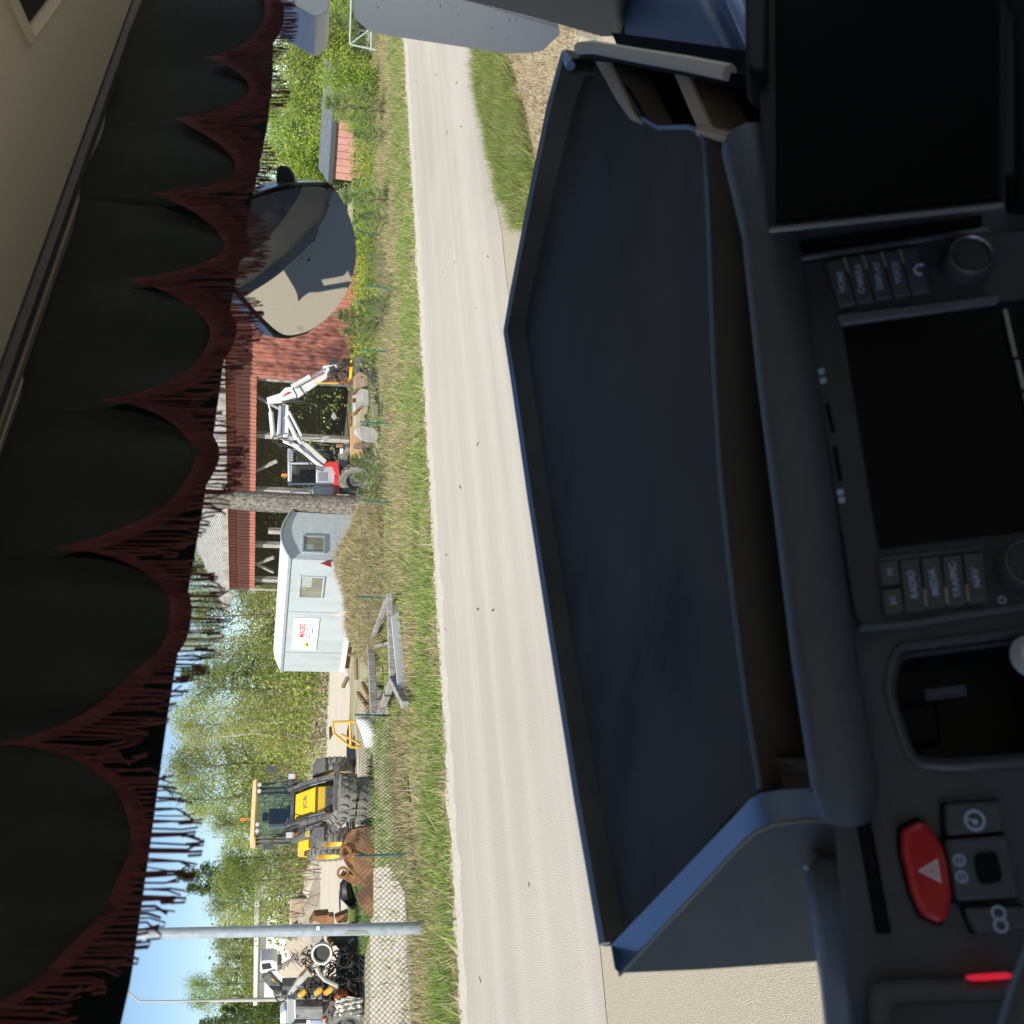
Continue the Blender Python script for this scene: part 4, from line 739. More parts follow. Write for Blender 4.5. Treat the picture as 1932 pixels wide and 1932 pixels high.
plate('mirror', [(1040, 660), (1060, 665), (1080, 715), (1045, 735), (1020, 690)], -.1, .05, mat('mirror_face', (.55, .58, .56), .1, metal=.8), .01)
plate('mirror', [(930, 900), (955, 880), (1015, 885), (965, 945), (935, 940)], .1, .05, MATS['mirror_face'], .01)
b = MB(); b.tube([ge(820, 920, .15), ge(935, 915, .15)], .014, 6); b.tube([ge(970, 780, 0), ge(1040, 700, -.05)], .014, 6); b.build('mirror_arm', M_black, exc, True, world=True)
plate('guard_frame', [(880, 955), (905, 950), (1050, 965), (1065, 1050), (1045, 1050), (1035, 975), (900, 965)], .25, .05, M_dgrey, .01)
plate('step_bracket', [(1070, 960), (1130, 960), (1130, 990), (1070, 990)], .1, .1, M_rust, 0); plate('lamp_plate', [(1105, 1000), (1135, 1000), (1135, 1050), (1105, 1050)], .1, .03, M_white, 0)
# attachments lying in front of it
AG = 'excavator attachments lying before the barn'
def attach(name, label, pts, Y, th, m, extra=()):
    ps = [gy(*Zx3(*p), Y) for p in pts]; lowest = min(p.z for p in ps); base = V((sum(p.x for p in ps)/len(ps), Y, max(0, lowest))); t = thing(name, label, 'attachment', tuple(base), 0, AG)
    MB().prism(ps, V((0, th, 0))).build('body', m, t, bevel=.03, world=True)
    for nm, q, mm, o_ in extra: MB().prism([gy(*Zx3(*p), Y+o_) for p in q], V((0, .06, 0))).build(nm, mm, t, bevel=.01, world=True)
M_st2 = mat('worn_steel', (.33, .32, .30), .6, metal=.2, col2=(.48, .45, .40), scale=5)
attach('grading_bucket', 'rounded grey steel grading bucket below the excavator arm', [(1235, 440), (1300, 430), (1380, 440), (1385, 560), (1380, 640), (1345, 680), (1235, 680)], 28.6, .8, M_st2, [('hinge_ear', [(1205, 490), (1240, 440), (1280, 440), (1230, 500)], M_rust, -.05), ('hinge_ear', [(1205, 530), (1240, 530), (1240, 570), (1205, 560)], M_rust, -.05)])
attach('sand_bucket', 'sandy yellow-grey bucket in the row below the excavator boom', [(1240, 660), (1340, 600), (1380, 600), (1360, 720), (1300, 800), (1240, 800)], 28.2, .7, mat('sand_steel', (.42, .36, .24), .7, col2=(.34, .29, .20), scale=5), [('hinge_ear', [(1195, 690), (1240, 650), (1310, 590), (1330, 590), (1240, 690)], M_rust, -.05)])
attach('ditch_bucket', 'pale grey ditching bucket with scratched back near the excavator tracks', [(1240, 810), (1310, 780), (1430, 800), (1480, 860), (1450, 950), (1330, 930), (1250, 870)], 27.8, .7, M_st2, [('hinge_ear', [(1200, 720), (1215, 720), (1215, 760), (1200, 760)], M_rust, 0)])
attach('bucket_stump', 'rusty bracket piece above the grading bucket by the barn post', [(1240, 380), (1240, 320), (1290, 270), (1370, 310), (1375, 430), (1240, 440)], 28.9, .6, mat('brown_steel', (.34, .25, .18), .7, col2=(.26, .18, .12), scale=6))
attach('fork_block', 'small dull green steel block lying in the dry grass before the buckets', [(1405, 580), (1470, 570), (1470, 710), (1410, 700)], 27.4, .4, mat('drab_steel', (.20, .18, .12), .7))
attach('pump_unit', 'dark iron unit with orange bracket lying behind the ditching bucket', [(1250, 950), (1310, 940), (1400, 930), (1400, 985), (1300, 1000), (1240, 990)], 27.9, .5, mat('brown_iron2', (.22, .15, .09), .7, col2=(.12, .09, .07), scale=9))
cs = []
for _ in range(90): u_ = random.uniform(uL+.5, uS-.3); p = FU(u_, random.uniform(.2, 3.2), -random.uniform(1.2, 5.5)); cs.append(tuple(p))
lv = leaves(cs, 40, (.35, .35, .4), .07, .5, 0, 21); tag(npmesh('barn_scrub', lv[0], lv[1], LM['alder'], kind='stuff'), 'leafy scrub growing inside the open bays of the barn', 'scrub')
# vehicle half hidden between the trunk and the hut
def gv(x, y, d=0.): return gy(*Zx3(x, y), 33.5+d)
vb = gv(1200, 1650); vb.z = 0; veh = thing('small_dumper', 'grey and yellow machine half hidden between pine trunk and site hut', 'dumper', tuple(vb))
def vpl(name, pts, d, th, m): MB().prism([gv(x, y, d) for x, y in pts], V((0, th, 0))).build(name, m, veh, bevel=.03, world=True)
vpl('cab', [(615, 1580), (690, 1590), (690, 1720), (620, 1720)], .2, 1.2, mat('dumper_grey', (.16, .17, .20), .5)); vpl('window', [(690, 1590), (740, 1595), (740, 1720), (690, 1720)], .25, 1.0, mat('dumper_blue', (.04, .06, .16), .2)); vpl('body', [(830, 1590), (920, 1590), (1000, 1620), (1010, 1690), (830, 1700)], .1, 1.4, mat('dumper_light', (.35, .40, .48), .5)); vpl('post', [(740, 1600), (830, 1600), (830, 1720), (740, 1720)], .3, .8, M_dgrey)
vpl('skip', [(1000, 1640), (1060, 1630), (1100, 1640), (1100, 1700), (940, 1700), (920, 1670)], 0, .6, M_yel); vpl('lower_body', [(1105, 1600), (1240, 1600), (1300, 1640), (1260, 1720), (1105, 1720)], .1, 1.2, M_black)
# ------------------------------------------------------------------ poles
pb = gz(803, 1751); pt_ = gy(190, 1764, pb.y); po = thing('steel_pole', 'tall galvanised steel pole standing on the left verge', 'pole', tuple(pb))
ax_ = (gy(300, 1761, pb.y)-pb).normalized(); top_ = pb+ax_*9; b = MB(); b.tube([pb-V((0, 0, .1)), pb+ax_*1.2, pb+ax_*9], [.098, .093, .06], 20); b.build('shaft', M_gal, po, True, world=True)
fc_ = V((0, -1, 0)); pl_ = MB(); c0 = gy(680, 1753, pb.y-.1); pl_.prism([gy(655, 1757, pb.y-.1), gy(690, 1756.5, pb.y-.1), gy(696, 1762, pb.y-.1), gy(648, 1764, pb.y-.1)], V((0, .03, 0))); pl_.build('service_hatch', mat('hatch_metal', (.30, .30, .27), .5), po, world=True)
st_ = MB().prism([gy(597, 1748, pb.y-.1), gy(603, 1748, pb.y-.1), gy(603, 1755, pb.y-.1), gy(597, 1755, pb.y-.1)], V((0, .01, 0))).build('number_sticker', mat('sticker_white', (.8, .8, .8), .5), po, world=True)
lb_ = gy(640, 1884, 33); lb_.z = 0; lp = thing('lamp_post', 'thin grey lamp post with angled arm at the far left', 'lamp post', tuple(lb_))
b = MB(); b.tube([lb_, gy(430, 1887, 33), gy(395, 1888, 33)], [.075, .06, .045], 10); b.tube([gy(395, 1888, 33), gy(264, 1889, 33), gy(256, 1884, 33), gy(238, 1868, 33)], [.032, .028, .026, .024], 8); b.build('shaft', mat('lamp_post_grey', (.42, .40, .37), .6, col2=(.5, .48, .45), scale=5), lp, True, world=True)
MB().box(gy(225, 1858, 33), (.5, .2, .1)).build('lamp_head', M_dgrey, lp, bevel=.03, world=True)
# ------------------------------------------------------------------ left background: white hall, heaps, rig
hA = gy(560, 1882, 80); hB = gy(560, 1690, 62); hA.z = hB.z = 0; hv = (hB-hA).normalized(); hn = V((hv.y, -hv.x, 0)); zt = gy(487, 1880, 80).z
hall = thing('white_hall', 'long low white hall behind the gravel heap, left of the loader', 'building', tuple(hA)); LH = (hB-hA).length
MB().prism([hA, hB, hB+V((0, 0, zt)), hA+V((0, 0, zt))], -hn*8).build('wall', mat('hall_white', (.80, .80, .79), .6, col2=(.74, .74, .73), scale=1), hall, world=True)
MB().prism([hA-hv*.4+hn*.3+V((0, 0, zt+.02)), hB+hn*.3+V((0, 0, zt+.02)), hB+hn*.3+V((0, 0, zt+.35)), hA-hv*.4+hn*.3+V((0, 0, zt+.35))], -hn*9).build('roof', mat('hall_roof', (.55, .52, .48), .7, col2=(.7, .68, .65), scale=2), hall, world=True)
MB().prism([hA+hn*.31-hv*.4+V((0, 0, zt-.05)), hB+hn*.31+V((0, 0, zt-.05)), hB+hn*.31+V((0, 0, zt+.05)), hA-hv*.4+hn*.31+V((0, 0, zt+.05))], hn*.05).build('gutter', M_dgrey, hall, world=True)
for k in (.22, .5, .75): p = hA+hv*LH*k; MB().prism([p+hn*.02, p+hn*.02+hv*.08, p+hn*.02+hv*.08+V((0, 0, zt)), p+hn*.02+V((0, 0, zt))], hn*.03).build('wall_joint', mat('joint_grey', (.5, .5, .5), .7), hall, world=True)
def heap(name, label, cx, Y, wx, wy, h, m):
    p = gy(590, cx, Y); p.z = 0; b = MB(); rows = []
    for i in range(21):
        rows.append([(p.x+(j/14-1)*wx, p.y+(i/10-1)*wy, max(-.02, h*(1-math.hypot(j/14-1, i/10-1))*(1+.2*math.sin(j*1.3+i)+.1*random.uniform(-1, 1)))) for j in range(29)])
    o = b.grid(rows).build(name, m, smooth=True); return tag(o, label, 'heap')
heap('gravel_heap', 'tan gravel heap with peak in front of the white hall', 1815, 52, 4.6, 4, 1.75, mat('heap_gravel', (.34, .28, .21), .95, col2=(.48, .41, .32), scale=9, bump=1., bscale=12))
heap('stone_heap', 'low pale stone heap right of the steel pole', 1735, 56, 4.6, 3, 1.25, mat('heap_stone', (.42, .36, .29), .95, col2=(.60, .53, .45), scale=14, bump=1., bscale=16))
heap('sand_heap', 'low brown sand heap along the track edge behind the loader', 1395, 55, 7.5, 3, 1.0, mat('heap_sand', (.30, .24, .17), .95, col2=(.42, .35, .26), scale=6, bump=.8))
for y_, Y_, lb in ((1718, 55, 'square tan stone block right of the steel pole'), (1770, 54, 'square tan stone block left of the steel pole')):
    p = gy(550, y_, Y_); p.z = 1.6; tag(MB().box((p.x, p.y, .7), (1.3, 1.0, 1.4), Matrix.Rotation(.3, 3, 'Z')).build('stone_block', mat('tan_block', (.48, .36, .24), .9, col2=(.56, .45, .32), scale=4, bump=.5), bevel=.06), lb, 'stone', 'stone blocks on the heap')
# black hoses / sheeting on the bank
def Zr(x, y): return (1932/2992)*(740+x/4.83), (1932/2992)*(2600+y/4.83)
RY = 25.5
def gr(x, y, d=0.): return gy(*Zr(x, y), RY+d)
b = MB(); b.tube([gy(665, 1640, 27), gy(652, 1668, 27), gy(655, 1690, 27), gy(668, 1712, 27)], [.05, .16, .2, .1], 8); tag(b.build('black_sheeting', MATS['black_plastic'], smooth=True), 'crumpled black plastic sheeting left of the rusty bucket', 'sheeting')
rb = gr(1500, 1300); rb.z = 0
rig = thing('drill_rig', 'tangled drill rig with grey boom, black hoses and orange frame at left', 'rig', tuple(rb))
def rpl(name, pts, d, th, m, bevel=.02): return MB().prism([gr(x, y, d) for x, y in pts], V((0, th, 0))).build(name, m, rig, bevel=bevel, world=True)
rpl('boom', [(490, 1480), (530, 1500), (870, 1130), (930, 1060), (880, 1010), (640, 1260)], 0, .2, mat('boom_grey', (.40, .39, .36), .6, col2=(.55, .53, .48), scale=5))
rpl('boom_edge', [(640, 1235), (655, 1250), (870, 1010), (860, 995)], -.05, .12, M_rust)
MB().lathe([(.08, -.1), (.26, -.08), (.28, 0), (.26, .1), (.22, .1), (.2, 0), (.08, .02)], gr(970, 890, -.2), (0.1, -1, .1), 26, True).build('hose_reel', mat('reel_white', (.62, .60, .55), .6), rig, True, world=True); MB().lathe([(0, .04), (.2, .02), (.22, -.06)], gr(970, 890, -.2), (0.1, -1, .1), 20).build('reel_hub', M_black, rig, True, world=True)
b = MB()
for _ in range(70):
    x0, y0 = random.uniform(700, 1350), random.uniform(800, 1480); P_ = [V((x0, y0, 0))]
    for k in range(5): P_.append(P_[-1]+V((random.uniform(-70, 90), random.uniform(-90, 90), 0)))
    b.tube([gr(max(480, min(1560, p.x)), p.y, random.uniform(-.2, .5)) for p in P_], random.uniform(.012, .028), 5)
for cx, cy, r_ in ((350, 1450, 60), (390, 1500, 80), (1100, 1210, 80), (1300, 1000, 100)):
    b.tube([gr(cx+r_*math.cos(a), cy+r_*math.sin(a), -.1) for a in np.linspace(0, 5.2, 12)], .018, 5)
b.build('hose_tangle', M_black, rig, True, kind='stuff', world=True)
b = MB(); b.tube([gr(890, 1090, -.25), gr(930, 1180, -.25), gr(1010, 1270, -.25), gr(1190, 1355, -.25)], .055, 8); b.build('pale_hose', mat('hose_pale', (.46, .44, .38), .7), rig, True, world=True)
for q, (x, y) in enumerate(((690, 1460), (920, 1430), (1070, 1420))): b = MB(); b.tube([gr(x-50, y+40, -.2), gr(x+10, y-5, -.2), gr(x+50, y-40, -.2)], [.07, .085, .06], 10); b.build('yellow_bellows', M_yel2, rig, True, world=True)
rpl('orange_frame', [(980, 1440), (1060, 1430), (1065, 1480), (1000, 1500)], -.1, .3, M_orange); rpl('orange_frame', [(1140, 1560), (1200, 1500), (1330, 1470), (1335, 1510), (1260, 1560)], -.1, .4, M_orange); rpl('orange_frame', [(960, 1835), (1150, 1770), (1150, 1800), (1130, 1840)], 0, .4, M_orange); rpl('orange_frame', [(1430, 1470), (1470, 1460), (1470, 1500), (1440, 1510)], 0, .2, M_orange)
rpl('machine_body', [(1080, 700), (1250, 720), (1420, 640), (1590, 600), (1610, 1500), (1560, 1560), (1240, 1500), (1180, 1300), (1250, 900)], .6, .9, mat('rig_black', (.015, .016, .018), .6, col2=(.03, .03, .032), scale=3), .08)
b = MB(); rows = []
for k in range(9): a = math.pi*(k/8); rows.append([gr(600, 1545+k*35, .3-.35*math.sin(a)), gr(980, 1540+k*36, .3-.35*math.sin(a))])
b.grid(rows); b.build('grey_drum', mat('drum_grey', (.20, .20, .20), .5, metal=.3, col2=(.34, .33, .32), scale=6), rig, True, world=True)
rpl('drum_base', [(985, 1545), (1160, 1570), (1150, 1740), (960, 1835)], .1, .5, mat('drum_brown', (.12, .10, .09), .7, col2=(.18, .15, .12), scale=9)); rpl('drum_lid', [(480, 1545), (545, 1535), (600, 1545), (600, 1835), (540, 1893), (470, 1893)], .1, .5, mat('lid_grey', (.34, .36, .38), .5)); rpl('drum_rim', [(575, 1560), (605, 1545), (610, 1830), (580, 1820)], .05, .5, mat('rim_cream', (.6, .57, .48), .6))
rpl('door_frame', [(380, 1760), (440, 1700), (470, 1700), (470, 1893), (380, 1893)], .4, .5, M_white); rpl('windscreen_block', [(560, 1840), (750, 1840), (750, 1893), (560, 1893)], .3, .4, mat('navy_glass', (.02, .03, .05), .2)); rpl('white_post', [(755, 1838), (820, 1838), (820, 1893), (755, 1893)], .3, .4, M_white); rpl('blue_door', [(825, 1838), (980, 1838), (980, 1893), (825, 1893)], .32, .4, mat('pale_blue_paint', (.32, .38, .52), .5))
tw = gr(1330, 1880, 0); tyre(rig, (0, 0, 0), (-.25, -.95, 0), .58, .42, True, M_dgrey, 18).location = tw - V(rb)
b = MB(); rows = []
for i in range(13):
    rows.append([])
    for j in range(9): x = 1160+380*j/8+20*math.sin(i); y = 1515+265*i/12+(40*(1-j/8) if i == 0 else 0); rows[-1].append(gr(x, y, -.25+.07*math.sin(i*1.9+j*.9)+.05*math.sin(j*2.3)+random.uniform(-.02, .02)))
b.grid(rows); cl = b.build('white_tarp', mat('tarp_white', (.62, .61, .56), .7, col2=(.52, .51, .46), scale=4), rig, True, world=True); cl.modifiers.new('s', 'SOLIDIFY').thickness = .02
# rusty attachments to the right of the rig
for pts, d, th, lb in (([(790, 490), (860, 370), (1060, 350), (1070, 380), (1060, 480), (950, 490), (870, 440)], 1, .4, 'grey and rusty attachment head right of the drill rig'), ([(1060, 380), (1140, 370), (1140, 480), (1050, 490)], .8, .3, 'flat brown steel plate right of the drill rig'), ([(1150, 400), (1340, 320), (1330, 470), (1180, 470)], .7, .3, 'orange-brown steel angle leaning at the grass edge'), ([(780, 640), (940, 640), (990, 660), (1000, 760), (830, 755)], 1, .3, 'dusty grey steel bracket left of the steel pole'), ([(830, 830), (900, 820), (890, 980), (830, 990)], .6, .06, 'open dark steel frame above the hose reel'), ([(1030, 640), (1160, 620), (1230, 780), (1100, 800), (1040, 720)], .8, .3, 'greenish rusty coupling left of the steel pole')):
    base = gr(sum(p[0] for p in pts)/len(pts), sum(p[1] for p in pts)/len(pts), d); o = MB().prism([gr(x, y, d) for x, y in pts], V((0, th, 0))).build('rusty_attachment', M_rust if 'rust' in lb or 'orange' in lb or 'brown' in lb else M_st2, bevel=.02); tag(o, lb, 'attachment', 'attachments beside the drill rig')
# lift cab on an arm above the heap
lc = gr(400, 1450, 8); lc.z = 0; lift = thing('lift_cab', 'small white machine cab on a dark telescopic arm before the hall', 'lift', tuple(lc))
def lpl(name, pts, d, th, m): MB().prism([gr(x, y, 8+d) for x, y in pts], V((0, th, 0))).build(name, m, lift, bevel=.03, world=True)
lpl('cab', [(100, 1020), (130, 1000), (270, 985), (340, 1010), (350, 1120), (330, 1150), (120, 1180), (100, 1170)], 0, .9, M_white); lpl('window', [(115, 1050), (230, 1035), (260, 1110), (130, 1130)], -.02, .01, mat('lift_window', (.02, .03, .03), .15)); lpl('base', [(340, 1050), (400, 1060), (400, 1130), (345, 1140)], 0, .8, M_dgrey)
b = MB(); b.beam(gr(170, 1185, 8), gr(400, 1430, 8), .3, .3, V((0, 1, 0))); b.build('arm', M_dgrey, lift, bevel=.02, world=True); lpl('arm_label', [(250, 1255), (275, 1250), (310, 1300), (290, 1305)], -.25, .05, M_yel)
b = MB(); b.beam(lc, gr(400, 1430, 8), .6, .6); b.build('mast', M_dgrey, lift, world=True)
# ------------------------------------------------------------------ truck cab around the camera
YW = R_(22); TF = V((-math.sin(YW), math.cos(YW), 0)); TR = V((math.cos(YW), math.sin(YW), 0))
def T3(r, f, z): return CAM + TR*r + TF*f + V((0, 0, z))
truck = thing('truck_cab', 'dark truck cab interior with dashboard, radio and tan headliner seen from the driver seat', 'truck', tuple(CAM - V((0, 0, CH))))
def tb_(b, name, m, **k): return b.build(name, m, truck, world=True, **k)
M_dash = mat('dash_plastic', (.040, .045, .058), .45, col2=(.052, .058, .072), scale=40, bump=.08, bscale=400)
M_dash2 = mat('dash_soft', (.066, .073, .092), .5, col2=(.080, .088, .108), scale=60, bump=.12, bscale=500)
M_gloss = mat('gloss_black', (.004, .004, .005), .35, spec=.25); M_matte = mat('matte_black', (.006, .006, .007), .7, spec=.15)
M_head = mat('headliner_felt', (.78, .71, .58), .95, col2=(.82, .75, .62), scale=300, bump=.1, bscale=600, spec=.1)
M_trim = mat('trim_grey', (.10, .10, .095), .5); M_ext = mat('truck_paint', (.50, .53, .58), .35, coat=.4)
M_print = mat('button_print', (.42, .52, .75), .6); M_chr = mat('ring_metal', (.45, .46, .5), .25, metal=.8)
def dC(y): return 1/(.769+(y-117)*.000396)
def dW(x, y): return dC(y)*(1.06+.25*x/1200)
def CW(x, y, off=0.): return at(x, y, dW(x, y)-off)
CPl = Plane((0, 767, .974), (250, 0, 1.38), (500, 1372, .79)); HP = Plane((0, 767, .974), (250, 0, 1.38), (0, 0, .86))
# headliner with a storage opening cut into it
r0, r1 = HP(0, 767), HP(250, 0); rd_ = (r1-r0).normalized(); fl = r0-rd_*1.2; frr = r1+rd_*.35; bk_ = (HP(0, 0)-r1); bk_ = (bk_-rd_*bk_.dot(rd_)).normalized()
n1, n2, n3 = HP(105, -4), HP(50, 68), HP(18, -4); far1 = n2+(n1-n2)*3.5; far2 = n2+(n3-n2)*3.5
hl_ = MB(); hl_.poly(fl, frr, far1, n2, far2, frr+bk_*2.4, fl+bk_*2.4); ho = tb_(hl_, 'headliner', M_head)
up2 = V((0, 0, .16)); pk = MB(); pk.poly(far1+up2, n2+up2, far2+up2); pk.poly(far1, n2, n2+up2, far1+up2); pk.poly(n2, far2, far2+up2, n2+up2); pk.build('storage_pocket', mat('pocket_dark', (.02, .018, .016), .9), ho, world=False).location = (0, 0, 0)
e = MB(); e.tube([n3+(far2-n2)*.4, n2+V((0, 0, -.002)), far1], .006, 8); e.build('pocket_edge', M_head, ho, True)
def rail(off0, off1, m, name, r):
    pts = [HP(277-.36*y+off0, y) + HP.n*off1 for y in range(-120, 1500, 60)]; b = MB(); b.tube(pts, r, 8); tb_(b, name, m, smooth=True)
rail(-24, .004, M_dash, 'rail_shadow_gap', .010); rail(-15, .010, mat('rail_grey', (.16, .15, .13), .4), 'curtain_rail', .007); rail(-4, .012, mat('rail_bright', (.30, .29, .25), .35, metal=.3), 'curtain_rail', .0045)
# windscreen, its dark top band and dotted edge
xs = np.linspace(150, 1900, 15); ys = np.linspace(-420, 2700, 27)
b = MB(); b.grid([[CW(x, y) for y in ys] for x in xs]); tb_(b, 'windscreen', glassmat('windscreen_glass', .018, (.97, .985, .975), .0, dirt=.25), smooth=True)
EDGE = [(-300, 540), (0, 517), (150, 514), (254, 503), (276, 497), (400, 470), (590, 433), (735, 415), (960, 383), (1140, 351), (1340, 318), (1600, 283), (1850, 247), (1932, 228), (2300, 160)]
def ex_(y): return float(np.interp(y, [q[0] for q in EDGE], [q[1] for q in EDGE]))
b = MB(); yy = np.linspace(-300, 2300, 60); b.grid([[CW(ex_(y)*k-300*(1-k), y, .012) for y in yy] for k in (0, .5, 1)]); tb_(b, 'windscreen_top_band', mat('tint_band', (.012, .020, .021), .85, spec=.1), smooth=True)
def dotmat():
    m = bpy.data.materials.new('frit_dots'); m.use_nodes = True; t = m.node_tree; N = t.nodes; L = t.links; p = N['Principled BSDF']; p.inputs['Base Color'].default_value = (.01, .01, .012, 1); o = N['Material Output']
    uv = N.new('ShaderNodeTexCoord'); v = N.new('ShaderNodeTexVoronoi'); v.inputs['Scale'].default_value = 330; v.inputs['Randomness'].default_value = .15; L.new(uv.outputs['Object'], v.inputs['Vector'])
    c = N.new('ShaderNodeMath'); c.operation = 'LESS_THAN'; c.inputs[1].default_value = .42; L.new(v.outputs['Distance'], c.inputs[0]); tr = N.new('ShaderNodeBsdfTransparent'); mx = N.new('ShaderNodeMixShader'); L.new(c.outputs[0], mx.inputs[0]); L.new(tr.outputs[0], mx.inputs[1]); L.new(p.outputs[0], mx.inputs[2]); L.new(mx.outputs[0], o.inputs[0]); return m
b = MB(); b.grid([[CW(780, -24, .012), CW(900, 8, .012), CW(1075, 60, .012), CW(1120, 78, .012)], [CW(840, -24, .012), CW(960, 10, .012), CW(1098, 52, .012), CW(1140, 66, .012)]]); tb_(b, 'dotted_edge', dotmat())
# right windscreen pillar and the dash end below it
def fl_(name, pts, m, th=V((0, 0, -.03)), **k): return tb_(MB().prism(pts, th), name, m, **k)
ap = Plane((900, 0, 1.50), (1150, 60, 1.45), (1150, -40, 1.25)); fl_('pillar', [ap(*q) for q in ((800, -60), (846, -4), (1000, 34), (1098, 62), (1140, 74), (1170, 74), (1164, -60))], mat('pillar_grey', (.085, .085, .08), .7, col2=(.10, .10, .095), scale=200), -ap.n*.05, bevel=.01)
zq = at(1300, 30, 1.18).z
def hz(x, y, dz=0.): return gz(x, y, zq+dz)
M_side = mat('dash_leather_sky_tint', (.13, .17, .26), .4, col2=(.16, .20, .30), scale=150, bump=.2, bscale=500)  # leather's blue is reflected sky painted into the base colour
fl_('pillar_seam', [hz(1160, -60, -.02), hz(1164, 80, -.02), hz(1176, 80, -.02), hz(1174, -60, -.02)], M_matte)
fl_('dash_end', [hz(1172, -60), hz(1176, 100), hz(1250, 140), hz(1400, 200), hz(1412, 170), hz(1300, -40), hz(1290, -60)], M_side, bevel=.015)
fl_('door_top', [hz(1300, -60, -.02), hz(1308, -40, -.02), hz(1420, 180, -.02), hz(1520, 400, -.02), hz(1500, 120, -.02), hz(1372, -60, -.02)], mat('door_panel_sky_tint', (.24, .32, .50), .35), bevel=.006)  # panel blue carries the sky's reflection in its albedo
fl_('door_ledge_lit', [hz(1338, -60, .0), hz(1440, 180, .0), hz(1470, 180, .0), hz(1362, -60, .0)], mat('door_ledge_lit', (.42, .48, .75), .3), bevel=.006)  # ledge's pale violet is light falling on it, painted as colour
fl_('dash_end', [hz(1376, 100, -.03), hz(1384, 180, -.03), hz(1405, 290, -.03), hz(1470, 420, -.03), hz(1500, 420, -.03), hz(1440, 280, -.03), hz(1398, 135, -.03)], M_side, bevel=.02)
# centre panel
A18 = R_(18); R18 = V((math.cos(A18), math.sin(A18), 0)); F18 = V((-math.sin(A18), math.cos(A18), 0)); t20 = R_(20)
DN = (V((0, 0, -math.cos(t20))) - F18*math.sin(t20)).normalized(); pc = at(1750, 842, .62); D = Plane(pc, pc+R18, pc+DN)
def dp(pts, off=0.): return [D(x, y, off) for x, y in pts]
def dpris(name, pts, off, th, m, bevel=0., par=None, **k):
    b = MB().prism(dp(pts, off), D.n*th); return b.build(name, m, par or truck, bevel=bevel, world=(par is None), **k)
def rnd(pts, r=.25, n=4):                                # rounded polygon in picture space
    out = []; m_ = len(pts)
    for i in range(m_):
        p0, p, p1 = [V((*pts[(i+j) % m_], 0)) for j in (-1, 0, 1)]; a = p+(p0-p)*r; c = p+(p1-p)*r
        for k in range(n+1): q = k/n; w_ = (a*(1-q)**2+p*2*q*(1-q)+c*q*q); out.append((w_.x, w_.y))
    return out
# panel body with the pocket left open
PK = rnd([(1690, 1222), (1760, 1214), (2040, 1176), (2060, 1428), (1790, 1450), (1718, 1440), (1672, 1300)], .30, 5)
def holed(outer, hole):
    bm = bmesh.new(); es = []
    for L_ in (outer, hole):
        vs = [bm.verts.new(p) for p in L_]; es += [bm.edges.new((vs[k], vs[(k+1) % len(vs)])) for k in range(len(vs))]
    bmesh.ops.triangle_fill(bm, use_beauty=True, use_dissolve=False, edges=es); bm.verts.index_update(); b = MB(); b.add([v.co.copy() for v in bm.verts], [tuple(v.index for v in f.verts) for f in bm.faces]); bm.free(); return b
tb_(holed(dp([(1470, 380), (2150, 300), (2150, 1165), (2150, 1445), (2150, 2300), (1640, 2300)]), dp(PK)), 'centre_panel', M_dash2)
pk = MB(); ring = dp(PK); cpk = D(1860, 1320); r2_ = [p-D.n*.012+(cpk-p)*.09 for p in ring]; inn = [p-D.n*.075+(cpk-p)*.20 for p in ring]
pk.grid([q+[q[0]] for q in (ring, r2_, inn)]); pk.poly(*inn); po_ = tb_(pk, 'storage_pocket', mat('pocket_plastic', (.014, .015, .019), .4), smooth=True, sharp=50)
b = MB(); b.tube(ring+[ring[0]], .0028, 6, False); b.build('pocket_rim', mat('rim_satin', (.07, .08, .11), .3), po_, True); b = MB(); b.tube(r2_+[r2_[0]], .0022, 6, False); b.build('pocket_rim', MATS['rim_satin'], po_, True)
b = MB(); b.prism([D(1700, 1330, -.045), D(1800, 1300, -.045), D(1810, 1400, -.045), D(1720, 1410, -.045)], D.n*.015); b.build('pocket_insert', M_gloss, po_, bevel=.004); b = MB(); b.tube([D(1770, 1300, -.03), D(1800, 1296, -.03), D(1850, 1290, -.03)], .004, 6); b.tube([D(1690, 1318, -.03), D(1712, 1325, -.03)], .003, 6); b.build('pocket_cable', mat('cable_blue', (.10, .12, .18), .3), po_, True)
b = MB(); b.lathe([(0, .012), (.010, .010), (.013, 0), (.0, -.01)], D(1944, 1240, .004), D.n, 16); b.build('charger_plug', mat('plug_white', (.55, .65, .8), .4), po_, True)
# padded roll above the panel
b = MB(); b.tube([D(1418, 240, -.02), D(1450, 440, .004), D(1480, 700, .004), D(1515, 960, .004), D(1550, 1230, .004), D(1590, 1480, .004), D(1600, 1540, -.004)], [.02]+[.019]*5+[.014], 14); tb_(b, 'padded_roll', M_dash2, smooth=True)
b = MB(); b.tube([D(x+26, y, .001) for x, y in ((1425, 300), (1450, 440), (1480, 700), (1515, 960), (1550, 1230), (1590, 1480), (1640, 1760))], .004, 6); tb_(b, 'panel_groove', M_matte, smooth=True)
